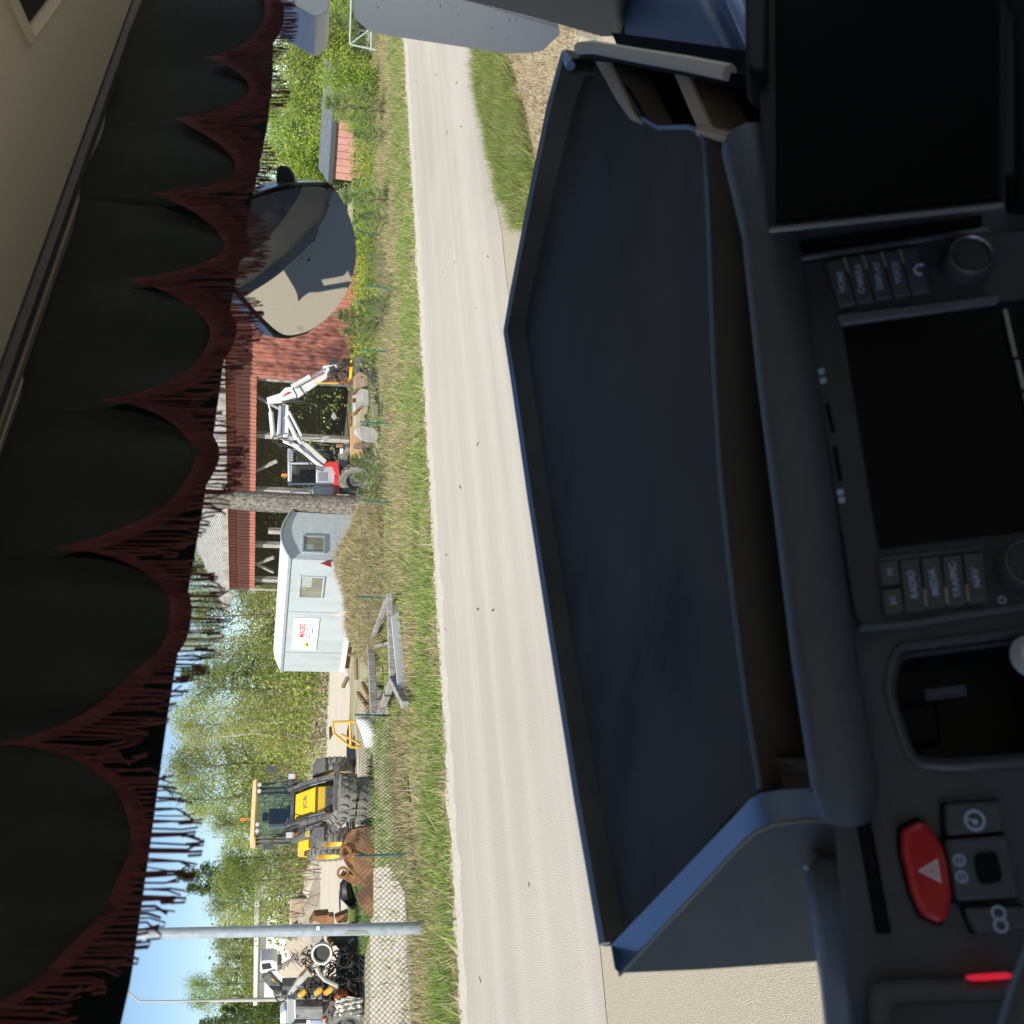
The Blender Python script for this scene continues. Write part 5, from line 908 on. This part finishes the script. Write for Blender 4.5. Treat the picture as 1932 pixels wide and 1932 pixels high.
# radio
rad = dpris('radio_plate', rnd([(1499, 505), (1862, 449), (2060, 430), (2100, 1130), (1612, 1190)], .06), .001, .006, M_dash, .0015)
b = MB(); b.tube(dp([(1508, 497), (1700, 468), (1858, 444)], .006), .0022, 6); b.build('radio_rim', mat('rim_blue', (.10, .12, .16), .3), rad, True); b = MB(); b.tube(dp([(1616, 1190), (1720, 1180), (1800, 1166), (1990, 1140)], .007), .0022, 6); b.build('radio_rim', mat('rim_blue', (.10, .12, .16), .3), rad, True)
dpris('screen', [(1586, 628), (1880, 582), (2060, 560), (2080, 990), (1652, 1042)], .0075, .001, M_gloss, 0, rad)
dpris('screen_strip', [(1573, 609), (1874, 572), (1872, 588), (1582, 628)], .0075, .004, mat('bevel_sheen', (.13, .14, .19), .35), .001, rad)  # bezel bevel, its reflection painted as a paler blue-grey
dpris('screen_strip', [(1652, 1060), (1840, 1040), (1842, 1047), (1654, 1068)], .0075, .003, mat('bevel_sheen2', (.08, .09, .12), .35), .001, rad)
def quadpt(Q, i, j): A_, B_, C_, E_ = [V((*q, 0)) for q in Q]; t_ = lerp(A_, B_, i); u_ = lerp(E_, C_, i); r = lerp(t_, u_, j); return (r.x, r.y)
def group(Q, n, words, split0=False):
    for i in range(n):
        a_, c_ = i/n+.008, (i+1)/n-.008
        segs = [(0, 1)] if not (split0 and i == 0) else [(0, .46), (.54, 1)]
        for k, (j0, j1) in enumerate(segs):
            o = dpris('radio_button', [quadpt(Q, a_, j0), quadpt(Q, c_, j0), quadpt(Q, c_, j1), quadpt(Q, a_, j1)], .0075, .005, M_dash2, .001, rad)
            c0 = quadpt(Q, (a_+c_)/2, (j0+j1)/2); wd = words[i] if not isinstance(words[i], tuple) else words[i][k]
            if wd: text(wd, .0056, M_print, rad, frame(D(*c0, .0129), R18, -DN), bold=True)
        if i > 0 and not (split0 and i == 1):
            jj = (.0, .32) if not split0 else (.62, .95); dpris('button_bar', [quadpt(Q, i/n-.012, jj[0]), quadpt(Q, i/n+.012, jj[0]), quadpt(Q, i/n+.012, jj[1]), quadpt(Q, i/n-.012, jj[1])], .0125, .001, mat('bar_beige', (.30, .28, .25), .5), 0, rad)
QR = [(1550, 511), (1723, 484), (1746, 567), (1576, 595)]; QL = [(1648, 1069), (1843, 1052), (1853, 1143), (1659, 1166)]
group(QR, 5, ['HOME', 'CAMERA', 'DISPLAY', 'VOICE', '']); group(QL, 5, [('>I', 'I<'), 'RADIO', 'MEDIA', 'TRAFFIC', 'NAV'], True)
b = MB(); c_ = D(1724, 527, .013); b.tube([c_+R18*.003+DN*.003, c_+R18*.003-DN*.001, c_-DN*.003, c_-R18*.003-DN*.002, c_-R18*.004+DN*.001], .0011, 6); b.build('phone_icon', M_print, rad, True)
for cx, cy in ((1813, 512), (1918, 1076)):
    k = MB(); k.lathe([(.0165, 0), (.0155, .014), (.0135, .017), (.0125, .0165), (.012, .015), (0, .015)], D(cx, cy, .004), D.n, 32); kn = k.build('knob', M_dash, rad, True); MB().lathe([(.0138, .0165), (.0132, .0182), (.0124, .0168)], D(cx, cy, .004), D.n, 32).build('knob_ring', M_chr, rad, True)
for x, y in ((1545, 710), (1548, 727), (1580, 936), (1583, 950)): dpris('card_icon', rnd([(x-6, y-5), (x+7, y-6), (x+7, y+5), (x-5, y+6)], .3), .0072, .0004, M_print, 0, rad)
dpris('card_slot', [(1552, 770), (1560, 769), (1572, 822), (1564, 824)], .0072, .0006, M_matte, 0, rad); dpris('card_slot', [(1566, 850), (1575, 849), (1586, 915), (1577, 917)], .0072, .0006, M_matte, 0, rad)
text('o', .010, M_print, rad, frame(D(1880, 1137, .0075), R18, -DN)); 
dpris('label_strip', [(1880, 602), (1887, 600), (1906, 688), (1899, 690)], .012, .0006, mat('label_pale', (.36, .36, .34), .5), 0, rad); dpris('label_strip', [(1902, 696), (1909, 695), (1922, 748), (1914, 750)], .012, .0006, mat('label_print', (.13, .14, .16), .6, col2=(.42, .42, .42), scale=700, lo=.45, hi=.5), 0, rad); dpris('label_strip', [(1916, 757), (1923, 755), (1944, 835), (1936, 837)], .012, .0006, MATS['label_print'], 0, rad); dpris('label_strip', [(1937, 850), (1944, 848), (1965, 930), (1957, 932)], .012, .0006, MATS['label_pale'], 0, rad)
dpris('cassette_slot', [(1500, 462), (1515, 480), (1850, 428), (1850, 410)], .001, .002, M_matte, 0)
# hazard switch and its neighbours
def Z6(x, y): return (1932/2992)*(2242+x/2.576), (1932/2992)*(2242+y/2.576)
hz_pts = [Z6(*q) for q in ((985, 470), (1120, 400), (1175, 430), (1280, 580), (1320, 720), (1355, 950), (1325, 1110), (1290, 1160), (1240, 1160), (1130, 1105), (1060, 940), (990, 640))]
wel = [Z6(x+(x-1160)*.10, y+(y-790)*.07) for x, y in ((985, 470), (1120, 400), (1175, 430), (1280, 580), (1320, 720), (1355, 950), (1325, 1110), (1290, 1160), (1240, 1160), (1130, 1105), (1060, 940), (990, 640))]
dpris('switch_well', wel, .0005, .0015, M_matte, 0)
hzd = dpris('hazard_switch', hz_pts, .002, .009, mat('hazard_red', (.50, .015, .025), .35, coat=.3), .003)
def strip_tri(P_, k, off): 
    b = MB(); c = sum((V((*p, 0)) for p in P_), V((0, 0, 0)))/3; I = [c+(V((*p, 0))-c)*k for p in P_]
    for i in range(3): j = (i+1) % 3; b.poly(D(*P_[i], off), D(*P_[j], off), D(I[j].x, I[j].y, off), D(I[i].x, I[i].y, off))
    return b
T_ = [Z6(1090, 772), (Z6(1235, 680)), Z6(1265, 860)]; b = strip_tri(T_, .62, .0115); c2 = sum((V((*p, 0)) for p in T_), V((0, 0, 0)))/3; T2 = [((c2+(V((*p, 0))-c2)*.5).x, (c2+(V((*p, 0))-c2)*.5).y) for p in T_]; q = strip_tri(T2, .4, .0115); b.add(q.v, q.f); b.build('warning_triangle', mat('print_pink', (.75, .62, .70), .5), hzd)
for pts, nm in ((((1310, 280), (1715, 250), (1740, 480), (1320, 515)), 'a'), (((1305, 545), (1760, 510), (1860, 975), (1390, 1000)), 'b'), (((1450, 1050), (1900, 1035), (1960, 1200), (1530, 1240)), 'c')):
    P_ = [Z6(*q) for q in pts]; c = [sum(p[i] for p in P_)/4 for i in (0, 1)]; dpris('switch_well', [(c[0]+(x-c[0])*1.06, c[1]+(y-c[1])*1.1) for x, y in P_], .0004, .0015, M_matte, 0); sw = dpris('dash_switch', P_, .002, .007, M_dash2, .002)
    b = MB()
    if nm == 'a':
        cc = D(*Z6(1520, 398), .0095); b.lathe([(.0042, 0), (.0050, .0004), (.0058, 0)], cc, D.n, 20, True); b.lathe([(.0, .0004), (.0017, .0004)], cc-R18*.001, D.n, 10); b.beam(cc-DN*.001, cc-DN*.0045+R18*.001, .0009, .0004, D.n)
    elif nm == 'b':
        cc = D(*Z6(1415, 755), .0095)
        for k in (-1, 1): b.lathe([(.0022, 0), (.0028, .0004), (.0034, 0)], cc+R18*(.0042*k), D.n, 16, True); b.beam(cc+R18*(.0042*k)-R18*.002, cc+R18*(.0042*k)+R18*.002, .0008, .0004, D.n)
        dpris('slot', rnd([Z6(*q) for q in ((1500, 650), (1680, 620), (1730, 850), (1550, 880))], .3), .0092, .0008, M_matte, 0, sw)
    else:
        for k, q in ((0, (1695, 1085)), (1, (1712, 1175))): b.lathe([(.0026, 0), (.0032, .0004), (.0040, 0)], D(*Z6(*q), .0095), D.n, 16, True)
    b.build('switch_icon', M_print, sw, True)
# tablet mount on the right
TB_ = Plane((1450, 437, .60), (1893, 390, .56), (1410, 0, .80)); tbl = thing('mounted_screen', 'large black screen slab mounted at the right of the dashboard', 'screen', tuple(TB_(1650, 200)))
SP = rnd([(1436, 170), (1450, 436), (1895, 389), (1902, -260), (1408, -240), (1410, 150)], .03, 2)
MB().prism([TB_(*q) for q in SP], ray(1650, 200)*.02+V((0, 0, .004))).build('slab', M_matte, tbl, bevel=.003, world=True); MB().prism([TB_(*q, .0005) for q in ((1462, -200), (1464, 420), (1885, 376), (1885, -230))], TB_.n*.0008).build('glass', mat('screen_glass', (.003, .003, .0035), .8, spec=.03), tbl, world=True)
b = MB(); b.tube([TB_(1452, 437, .001), TB_(1560, 426, .001), TB_(1700, 411, .001), TB_(1893, 390, .001)], .0016, 6); b.build('edge_trim', mat('edge_satin', (.20, .22, .25), .3, metal=.4), tbl, True, world=True)
MB().prism([TB_(*q, -.02) for q in ((1405, -200), (1408, 148), (1420, 160), (1450, 160), (1450, -200))], TB_.n*.03).build('mount', M_matte, tbl, bevel=.004, world=True)
# instrument hood, lit strip and steering wheel
HD = Plane((1530, 1640, .62), (1600, 1580, .64), (1590, 1932, .52))
fl_('instrument_hood', [HD(*q) for q in ((1520, 1637), (1545, 1600), (1588, 1573), (1606, 1590), (1612, 1700), (1612, 1860), (1625, 2300), (1560, 2300), (1560, 1940), (1546, 1800), (1530, 1700))], mat('hood_pad_sky_tint', (.15, .20, .30), .4, col2=(.18, .23, .33), scale=200), -HD.n*.03, bevel=.004)  # pad's blue is sky reflection put into the colour
b = MB(); b.tube([HD(1521, 1640, .001), HD(1545, 1602, .001), HD(1585, 1575, .001)], .0022, 6); tb_(b, 'hood_edge', mat('hood_edge_sheen', (.30, .34, .42), .4), smooth=True)  # edge paler and bluer: a sky highlight painted on
dpris('instrument_bezel', rnd([(1632, 1848), (1960, 1838), (2050, 2250), (1640, 2250)], .10), .001, .012, M_dash2, .006); dpris('instrument_glass', rnd([(1668, 1888), (1990, 1878), (2050, 2250), (1680, 2250)], .08), .0135, .001, M_dash, 0)
dpris('red_light', rnd([(1808, 1834), (1892, 1828), (1894, 1839), (1814, 1844)], .3), .010, .004, mat('red_lamp', (.9, .02, .05), .4, emit=.28), .001)
WP_ = Plane((1925, 1850, .42), (1925, 1850-200, .42), (2100, 1850, .40)); wc = WP_(2849, 2197); pts = [WP_(2849+940*math.cos(a), 2197+940*math.sin(a)) for a in np.linspace(0, 2*math.pi, 73)[:-1]]
sw_ = MB(); sw_.tube(pts+[pts[0]], .013, 12, False); swo = tb_(sw_, 'steering_wheel', mat('wheel_rim', (.055, .06, .06), .38), smooth=True)
b = MB()
for a in (.4, 2.3, 4.3): b.beam(wc, WP_(2849+930*math.cos(a), 2197+930*math.sin(a)), .02, .03)
b.build('spoke', M_dash, swo)
# shell of the cab: closed all round but for the windows
zf, zr_ = -1.45, .52; LW, RW, BW = -.78, 1.36, -1.3
def wallpanel(r, f0, f1, name, win):
    b = MB(); w0, w1, z0, z1 = win; n_ = TR*(.04 if r > 0 else -.04)
    for fa, fb, za_, zb in ((f0, w0, zf, zr_), (w1, f1, zf, zr_), (w0, w1, zf, z0), (w0, w1, z1, zr_)):
        b.prism([T3(r, fa, za_), T3(r, fb, za_), T3(r, fb, zb), T3(r, fa, zb)], n_)
    tb_(b, name, M_ext); b = MB(); b.poly(T3(r, w0, z0), T3(r, w1, z0), T3(r, w1, z1), T3(r, w0, z1)); tb_(b, 'side_window', glassmat('side_glass', .04, (.93, .96, .95)))
wallpanel(LW, BW, .78, 'side_wall', (-1.1, .70, -.60, .22)); wallpanel(RW, BW, .98, 'side_wall', (-.9, .90, -.62, .24))  # unseen side windows, enlarged to let more light into the cab
fl_('back_wall', [T3(LW, BW, zf), T3(RW, BW, zf), T3(RW, BW, zr_), T3(LW, BW, zr_)], mat('rear_trim', (.60, .56, .48), .9), -TF*.05)
fl_('roof_shell', [T3(LW, BW, zr_), T3(RW, BW, zr_), T3(RW, 1.0, zr_), T3(LW, .7, zr_)], M_ext, V((0, 0, .06)))
fl_('seat_cushion', [T3(-.34, -.62, -.72), T3(.26, -.62, -.72), T3(.26, -.02, -.68), T3(-.34, -.02, -.68)], mat('bounce_seat_fabric', (.50, .45, .38), .9), V((0, 0, -.15)), bevel=.05); fl_('seat_back', [T3(-.34, -.78, -.75), T3(.26, -.78, -.75), T3(.26, -1.0, .1), T3(-.34, -1.0, .1)], MATS['bounce_seat_fabric'], -TF*.12, bevel=.05)  # unseen pale seat, added to bounce sun up to the headliner
fl_('seat_cushion', [T3(.55, -.62, -.72), T3(1.2, -.62, -.72), T3(1.2, .1, -.68), T3(.55, .1, -.68)], MATS['bounce_seat_fabric'], V((0, 0, -.15)), bevel=.05); fl_('seat_back', [T3(.55, -.78, -.75), T3(1.2, -.78, -.75), T3(1.2, -1.0, .1), T3(.55, -1.0, .1)], MATS['bounce_seat_fabric'], -TF*.12, bevel=.05)
dpris('side_panel', [(1896, -300), (1898, 405), (2300, 400), (2300, -300)], -.01, .03, M_matte, .004)
fl_('floor', [T3(LW, BW, zf), T3(RW, BW, zf), T3(RW, 1.3, zf), T3(LW, 1.0, zf)], mat('floor_mat', (.20, .18, .15), .9), V((0, 0, -.06)))
b = MB(); fp_ = [CW(1750, y, -.02) for y in (-420, 200, 900, 1600, 2400)]; fp_ = [V((p.x, p.y, CH-.62)) for p in fp_]; lo_ = [V((p.x, p.y, .55)) for p in fp_]; b.grid([fp_, lo_]); tb_(b, 'front_panel', mat('front_grille', (.07, .07, .065), .6), smooth=True)
dt = [V((p.x, p.y, CH-.63)) for p in fp_]; q_ = [D(1760, y, -.03) for y in (-420, 200, 900, 1600, 2400)]; q_ = [V((p.x, p.y, CH-.66)) for p in q_]; b = MB(); b.grid([dt, q_]); tb_(b, 'dash_top', M_dash)
for s_ in (LW, RW-.0): pass
fl_('header', [CW(60, y, -.03) for y in (-300, 400, 1100, 1800, 2500)] + [CW(60, y, -.03)+V((0, 0, .35)) for y in (2500, 1800, 1100, 400, -300)], M_ext, TF*.02)
# ------------------------------------------------------------------ storage tray on the dash
TP = Plane((1432, 1480, .70), (1332, 290, .86), (1005, 622, 1.19))
tray = thing('dash_tray', 'large dark blue-black storage tray lying on the dashboard under the windscreen', 'tray', tuple(TP(1200, 900)))
M_tray = mat('tray_plastic', (.026, .025, .024), .55, col2=(.105, .102, .098), scale=3.2, lo=.35, hi=.72, stretch=(1, 2.4, 1), bump=.08, bscale=420, spec=.35, col3=(.070, .069, .067), scale3=5); M_tedge = mat('tray_edge_sky_tint', (.20, .30, .46), .3, metal=.5)  # tray edge blue stands in for sky reflected on black plastic
def ty(b, name, m, par=None, **k): return b.build(name, m, par or tray, world=par is None, **k)
FAR = [(1182, 1772), (1130, 1500), (1075, 1180), (1035, 930), (1005, 720), (990, 618), (1000, 560), (1040, 380), (1080, 210), (1112, 120), (1128, 108)]
LIP = [(1180, 165), (1215, 225), (1245, 242), (1300, 240), (1322, 248), (1332, 270), (1338, 400), (1350, 700), (1362, 900), (1385, 1120), (1410, 1320), (1437, 1488)]
LEFT = [(1420, 1500), (1385, 1530)]
b = MB(); b.prism([TP(*q) for q in FAR+LIP+LEFT], -TP.n*.006); ty(b, 'tray_floor', M_tray)
RIM = [(1153, 1787), (1103, 1500), (1051, 1180), (1011, 930), (980, 720), (964, 612), (975, 560), (1010, 380), (1045, 210), (1073, 105), (1083, 78), (1098, 66)]
def up_to(x, y, base):                                    # point straight above a floor point that shows at this picture row
    r = ray(x, y); k = base-CAM; h = math.hypot(k.x, k.y)/math.hypot(r.x, r.y); return V((base.x, base.y, CAM.z+r.z*h))
wall = MB(); bs = [TP(*q) for q in FAR]; tp_ = [up_to(x, y, TP(*f)) for (x, y), f in zip(RIM, FAR)]; out = V((0, 0, 0))
def outw(i, P_): a, c = P_[max(0, i-1)], P_[min(len(P_)-1, i+1)]; d = (c-a); d.z = 0; n_ = V((-d.y, d.x, 0)).normalized(); return n_ if n_.y > 0 else -n_
ow = [outw(i, bs) for i in range(len(bs))]
wall.grid([bs, [p+o_*.006 for p, o_ in zip(tp_, ow)], [p+o_*.010+V((0, 0, .003)) for p, o_ in zip(tp_, ow)], [p+o_*.020+V((0, 0, .002)) for p, o_ in zip(tp_, ow)], [p+o_*.024+V((0, 0, -.002)) for p, o_ in zip(tp_, ow)], [p+o_*.016-V((0, 0, .03)) for p, o_ in zip(bs, ow)]]); ty(wall, 'far_wall', M_tray, smooth=True, sharp=60)
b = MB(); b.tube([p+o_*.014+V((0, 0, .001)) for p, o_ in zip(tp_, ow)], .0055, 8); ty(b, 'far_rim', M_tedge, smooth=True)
# right wall with rounded corner and two compartment bars
RW_ = [(1098, 66), (1125, 64), (1200, 78), (1300, 95), (1384, 112)]; tp2 = []
for i, (x, y) in enumerate(RW_): p = TP(x+52, y+34); tp2.append(up_to(x, y, p))
b = MB(); b.grid([tp2, [p-V((0, 0, .09)) for p in tp2]]); ty(b, 'right_wall', M_matte, smooth=True).modifiers.new('s', 'SOLIDIFY').thickness = .010
b = MB(); b.tube([p+V((0, 0, .001)) for p in tp2], .0065, 8); M_tan = mat('tray_side_sunlit', (.62, .54, .45), .5); ty(b, 'right_rim', M_tan, smooth=True)  # tan of sunlit ground bounce put into the edge colour
def bar(pts, name='compartment_bar', hgt=.05):
    P_ = [TP(*q, .002) for q in pts]; b = MB(); b.prism([TP(*q, .002) for q in pts], -TP.n*hgt); return ty(b, name, M_tan, bevel=.002)
bar([(1119, 108), (1150, 103), (1170, 150), (1195, 205), (1215, 236), (1190, 226), (1165, 190), (1140, 145)]); bar([(1268, 126), (1296, 124), (1322, 185), (1346, 240), (1318, 243), (1295, 190)])
b = MB(); pts = [(1090, 40), (1430, 80), (1460, 330), (1300, 330), (1240, 300), (1160, 200)]; b.prism([TP(x, y, -.045) for x, y in pts], -TP.n*.004); ty(b, 'compartment_floor', M_matte)
# near lip: rounded front edge and front face
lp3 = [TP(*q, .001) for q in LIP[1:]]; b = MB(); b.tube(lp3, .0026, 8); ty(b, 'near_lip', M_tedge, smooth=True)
fx0 = [TP(*q) for q in LIP[4:]]; fx1 = [p-V((0, 0, .055))-F18*.004 for p in fx0]; b = MB(); b.grid([fx0, fx1]); ty(b, 'front_face', M_tray, smooth=True, sharp=60).modifiers.new('s', 'SOLIDIFY').thickness = .004
b = MB(); b.grid([fx1, [D(x+100, y+8, -.012) for x, y in LIP[4:]]]); ty(b, 'under_lip', M_matte, smooth=True)
b = MB(); b.tube([TP(1322, 246, .0), TP(1345, 250, -.004), TP(1368, 256, -.01), TP(1380, 268, -.02)], .006, 8); ty(b, 'lip_corner', M_tan, smooth=True)
b = MB(); b.prism([TP(1395, 1440, -.008), TP(1445, 1430, -.008), TP(1650, 1440, -.03), TP(1650, 1540, -.03), TP(1420, 1560, -.008)], V((0, 0, -.05))); ty(b, 'corner_gusset', M_tray)
# left end plate, turned towards the driver
LP_ = Plane((1165, 1838, .80), (1555, 1815, .68), (1600, 1545, .60))
lpp = [(1152, 1782), (1160, 1828), (1170, 1838), (1330, 1830), (1557, 1814), (1562, 1690), (1596, 1560), (1604, 1545), (1520, 1545), (1465, 1550), (1430, 1562), (1402, 1585), (1175, 1826)]
b = MB(); pf = [(1168, 1836), (1330, 1829), (1557, 1813), (1562, 1690), (1600, 1548), (1520, 1545), (1465, 1551), (1430, 1565), (1400, 1590), (1300, 1697)]; b.poly(*[LP_(*q) for q in pf]); ty(b, 'end_plate', mat('charcoal_plate', (.034, .033, .032), .55, col2=(.058, .056, .054), scale=6, stretch=(1, 4, 4), bump=.03, bscale=200))
pt1 = [(1152, 1784), (1395, 1530), (1412, 1510), (1434, 1496), (1480, 1490), (1600, 1484)]; pt0 = [(1170, 1837), (1400, 1590), (1430, 1565), (1465, 1551), (1520, 1545), (1602, 1547)]
a_ = [LP_(*q) for q in pt0]; c3 = []
for p, q in zip(a_, pt1): r = ray(*q); k = (p-CAM).dot(FWD); c3.append(CAM+r*(k*1.035))
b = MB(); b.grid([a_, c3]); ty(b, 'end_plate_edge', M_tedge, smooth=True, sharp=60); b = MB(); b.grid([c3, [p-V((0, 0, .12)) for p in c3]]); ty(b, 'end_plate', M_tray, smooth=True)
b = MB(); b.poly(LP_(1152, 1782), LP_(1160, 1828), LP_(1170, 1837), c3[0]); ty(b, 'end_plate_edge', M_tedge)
b = MB(); b.tube([p+LP_.n*.001 for p in a_], .0016, 6); ty(b, 'edge_line', mat('edge_pale', (.16, .15, .13), .5), smooth=True)  # thin line paler than the plate along its edge
# ------------------------------------------------------------------ pelmet curtain with red fringe
cur = thing('pelmet_curtain', 'dark scalloped pelmet curtain with dark red fringe above the windscreen', 'curtain', tuple(CPl(200, 800)))
CU = [(450, -30), (400, 120), (345, 232), (300, 378), (245, 545), (197, 770), (110, 1048), (10, 1415), (-62, 1925), (-200, 2500)]
TI = [(512, 48), (482, 188), (457, 330), (434, 480), (411, 655), (380, 895), (335, 1190), (262, 1605), (170, 2200)]
FB = [(567, 60), (551, 205), (530, 332), (518, 482), (502, 645), (474, 885), (439, 1195), (390, 1625), (320, 2200)]; NO = [(520, -30), (512, 142), (478, 256), (458, 392), (446, 556), (388, 785), (322, 1070), (228, 1440), (120, 1915), (20, 2500)]
def scal(y, C_, T__, pw):
    for i in range(len(T__)):
        (xa, ya_), (xb, yb) = C_[i], C_[i+1]
        if ya_ <= y <= yb:
            k = (y-ya_)/(yb-ya_); kt = (T__[i][1]-ya_)/(yb-ya_); p = math.log(.5)/math.log(kt); base = xa+(xb-xa)*k; bt = xa+(xb-xa)*kt
            return base+(T__[i][0]-bt)*math.sin(math.pi*k**p)**pw
    return C_[0][0]
e1 = lambda y: scal(y, CU, TI, .62); e2 = lambda y: max(e1(y)+14, scal(y, NO, FB, .70))
yy = sorted(set(list(np.linspace(-30, 2500, 330)) + [c[1] for c in CU[1:-1]])); rows = []
for k in np.linspace(0, 1, 12):
    row = []
    for y in yy:
        xt = max(-260, 277-.36*y-8); xe = e1(y); x = xt+(xe-xt)*k; row.append(CPl(x, y, .006*math.sin(y*.045)*k+.004*math.sin(y*.021+k*3)))
    rows.append(row)
def cu(b, name, m, **k): return b.build(name, m, cur, world=True, **k)
cu(MB().grid(rows), 'fabric', mat('dark_fabric', (.019, .026, .028), .9, col2=(.030, .038, .041), scale=30, bump=.15, bscale=300), smooth=True)
M_vel = mat('red_velvet', (.095, .024, .030), .9, col2=(.165, .046, .053), scale=60, bump=.4, bscale=200, stretch=(1, 1, .2))
rows = [[CPl(e1(y)+(e2(y)-e1(y))*k*float(np.interp(y, [400, 900, 1500], [.5, .38, .20]))-(10 if not k else 0), y, .010+.003*math.sin(y*.05)) for y in yy] for k in (0, .35, .7, 1)]
cu(MB().grid(rows), 'trim_band', M_vel, smooth=True)
b = MB(); y = -30.
while y < 2100:
    s_ = max(.8, 1+(y-200)/520); y += random.uniform(.35, 1.65)*1.9*s_
    x0 = e1(y)+random.uniform(0, .2)*(e2(y)-e1(y)); x1 = e2(y)-random.uniform(0, 9)*random.choice((0, 1, 1.6))*min(2.4, s_); off = .011+random.uniform(0, .006); dy = random.gauss(0, 1.2)*s_; dy2 = random.gauss(0, 2.0)*s_
    if x1-x0 < 6: continue
    lw = random.uniform(.55, 1.15)*(.00055+.00045*min(1, max(0, y/1500))); pts = [CPl(x0, y, off), CPl(x0+(x1-x0)*.4, y+dy*.5, off), CPl(x0+(x1-x0)*.75, y+dy, off), CPl(x1, y+dy2, off)]
    if random.random() < .45: pts += [CPl(x1-1, y+dy2+2*s_, off+.001), CPl(x1-26, y+dy2+2.5*s_, off+.001)]
    b.tube(pts, lw, 4, False)
cu(b, 'fringe', mat('fringe_red', (.085, .022, .028), .85, col2=(.15, .040, .048), scale=120), kind='stuff')
# ------------------------------------------------------------------ mirrors outside the windscreen
hm = thing('door_mirror', 'pale grey-blue door mirror housing beyond the right windscreen pillar', 'mirror', tuple(at(850, 20, 2.0)))
MP = Plane((700, 20, 1.92), (1020, 60, 1.98), (850, -60, 2.15))
M_hous = mat('housing_grey', (.52, .54, .58), .4, col2=(.58, .60, .63), scale=3)
hb = MB().prism([MP(*q) for q in rnd([(662, -120), (668, 34), (700, 62), (960, 102), (1020, 98), (1062, 60), (960, -120)], .18, 5)], ray(850, 20)*.10+V((0, 0, .012))); hb.build('housing', M_hous, hm, bevel=.03, world=True, seg=4)
b = MB()
for _ in range(14): x, y = random.uniform(700, 1010), random.uniform(-5, 80); c = MP(x, y, .001); b.beam(c, c+V((random.uniform(-.006, .006), 0, random.uniform(-.004, .004))), .0018, .001)
b.build('insect_splat', mat('splat', (.04, .035, .03), .9), hm, kind='stuff', world=True)
h2 = thing('wide_angle_mirror', 'smaller pale blue mirror housing above the door mirror at the right edge', 'mirror', tuple(at(580, 0, 2.1)))
M2 = Plane((560, 10, 2.0), (620, 10, 2.03), (580, -60, 2.15)); MB().prism([M2(*q) for q in rnd([(480, -140), (520, -10), (596, 33), (622, 18), (628, -140)], .2, 5)], -M2.n*.08).build('housing', M_hous, h2, bevel=.02, world=True, seg=3)
km = thing('front_mirror', 'rounded black front mirror reflecting the gravel, hanging outside the windscreen', 'mirror', tuple(at(520, 480, 1.75)))
def Zk(x, y): return (1932/2992)*(650+x/3.22), (1932/2992)*(450+y/3.22)
kc = at(530, 500, 1.75); kn = V((-.25, -.74, -.62)).normalized(); KP = Plane(kc, kc+kn.orthogonal(), kc+kn.cross(kn.orthogonal()))
KO = [Zk(*q) for q in ((950, 290), (1010, 335), (1100, 470), (1180, 680), (1210, 900), (1180, 1130), (1080, 1370), (900, 1570), (760, 1660), (600, 1700), (480, 1690), (150, 1330), (-150, 960), (-100, 640), (200, 420), (600, 300))]
k0 = [KP(*q) for q in KO]; cen = sum(k0, V((0, 0, 0)))/len(k0); rad_ = max((p-cen).length for p in k0)
b = MB(); N_ = len(k0); rows = []
for r in np.linspace(.02, 1, 10):
    rows.append([cen+(p-cen)*r+KP.n*(.030*(1-(r*(p-cen).length/rad_)**2)) for p in k0+[k0[0]]])
b.grid(rows); gl_ = b.build('mirror_glass', mat('mirror_silver', (.80, .80, .80), .01, metal=1.), km, True, world=True, sharp=80); ss = gl_.modifiers.new('s', 'SUBSURF'); ss.levels = ss.render_levels = 2
sh = MB(); out1 = [cen+(p-cen)*1.045+KP.n*.006 for p in k0]; out2 = [cen+(p-cen)*1.05-KP.n*.03 for p in k0]; out3 = [cen+(p-cen)*.6-KP.n*.10 for p in k0]; in0 = [cen+(p-cen)*1.0+KP.n*.002 for p in k0]
sh.grid([q+[q[0]] for q in (in0, out1, out2, out3)]); sh.poly(*out3); sh.build('housing', mat('mirror_black', (.02, .022, .026), .3), km, True, world=True, sharp=60)
arm = MB(); arm.tube([cen-KP.n*.08, at(400, 380, 1.8), at(250, 330, 1.75), at(120, 300, 1.5)], .022, 10); arm.build('arm', MATS['mirror_black'], km, True, world=True)
MB().prism([at(x, y, 1.72) for x, y in rnd([(520, 310), (545, 312), (556, 330), (556, 400), (520, 420)], .3)], FWD*.06).build('bracket', MATS['mirror_black'], km, bevel=.01, world=True)
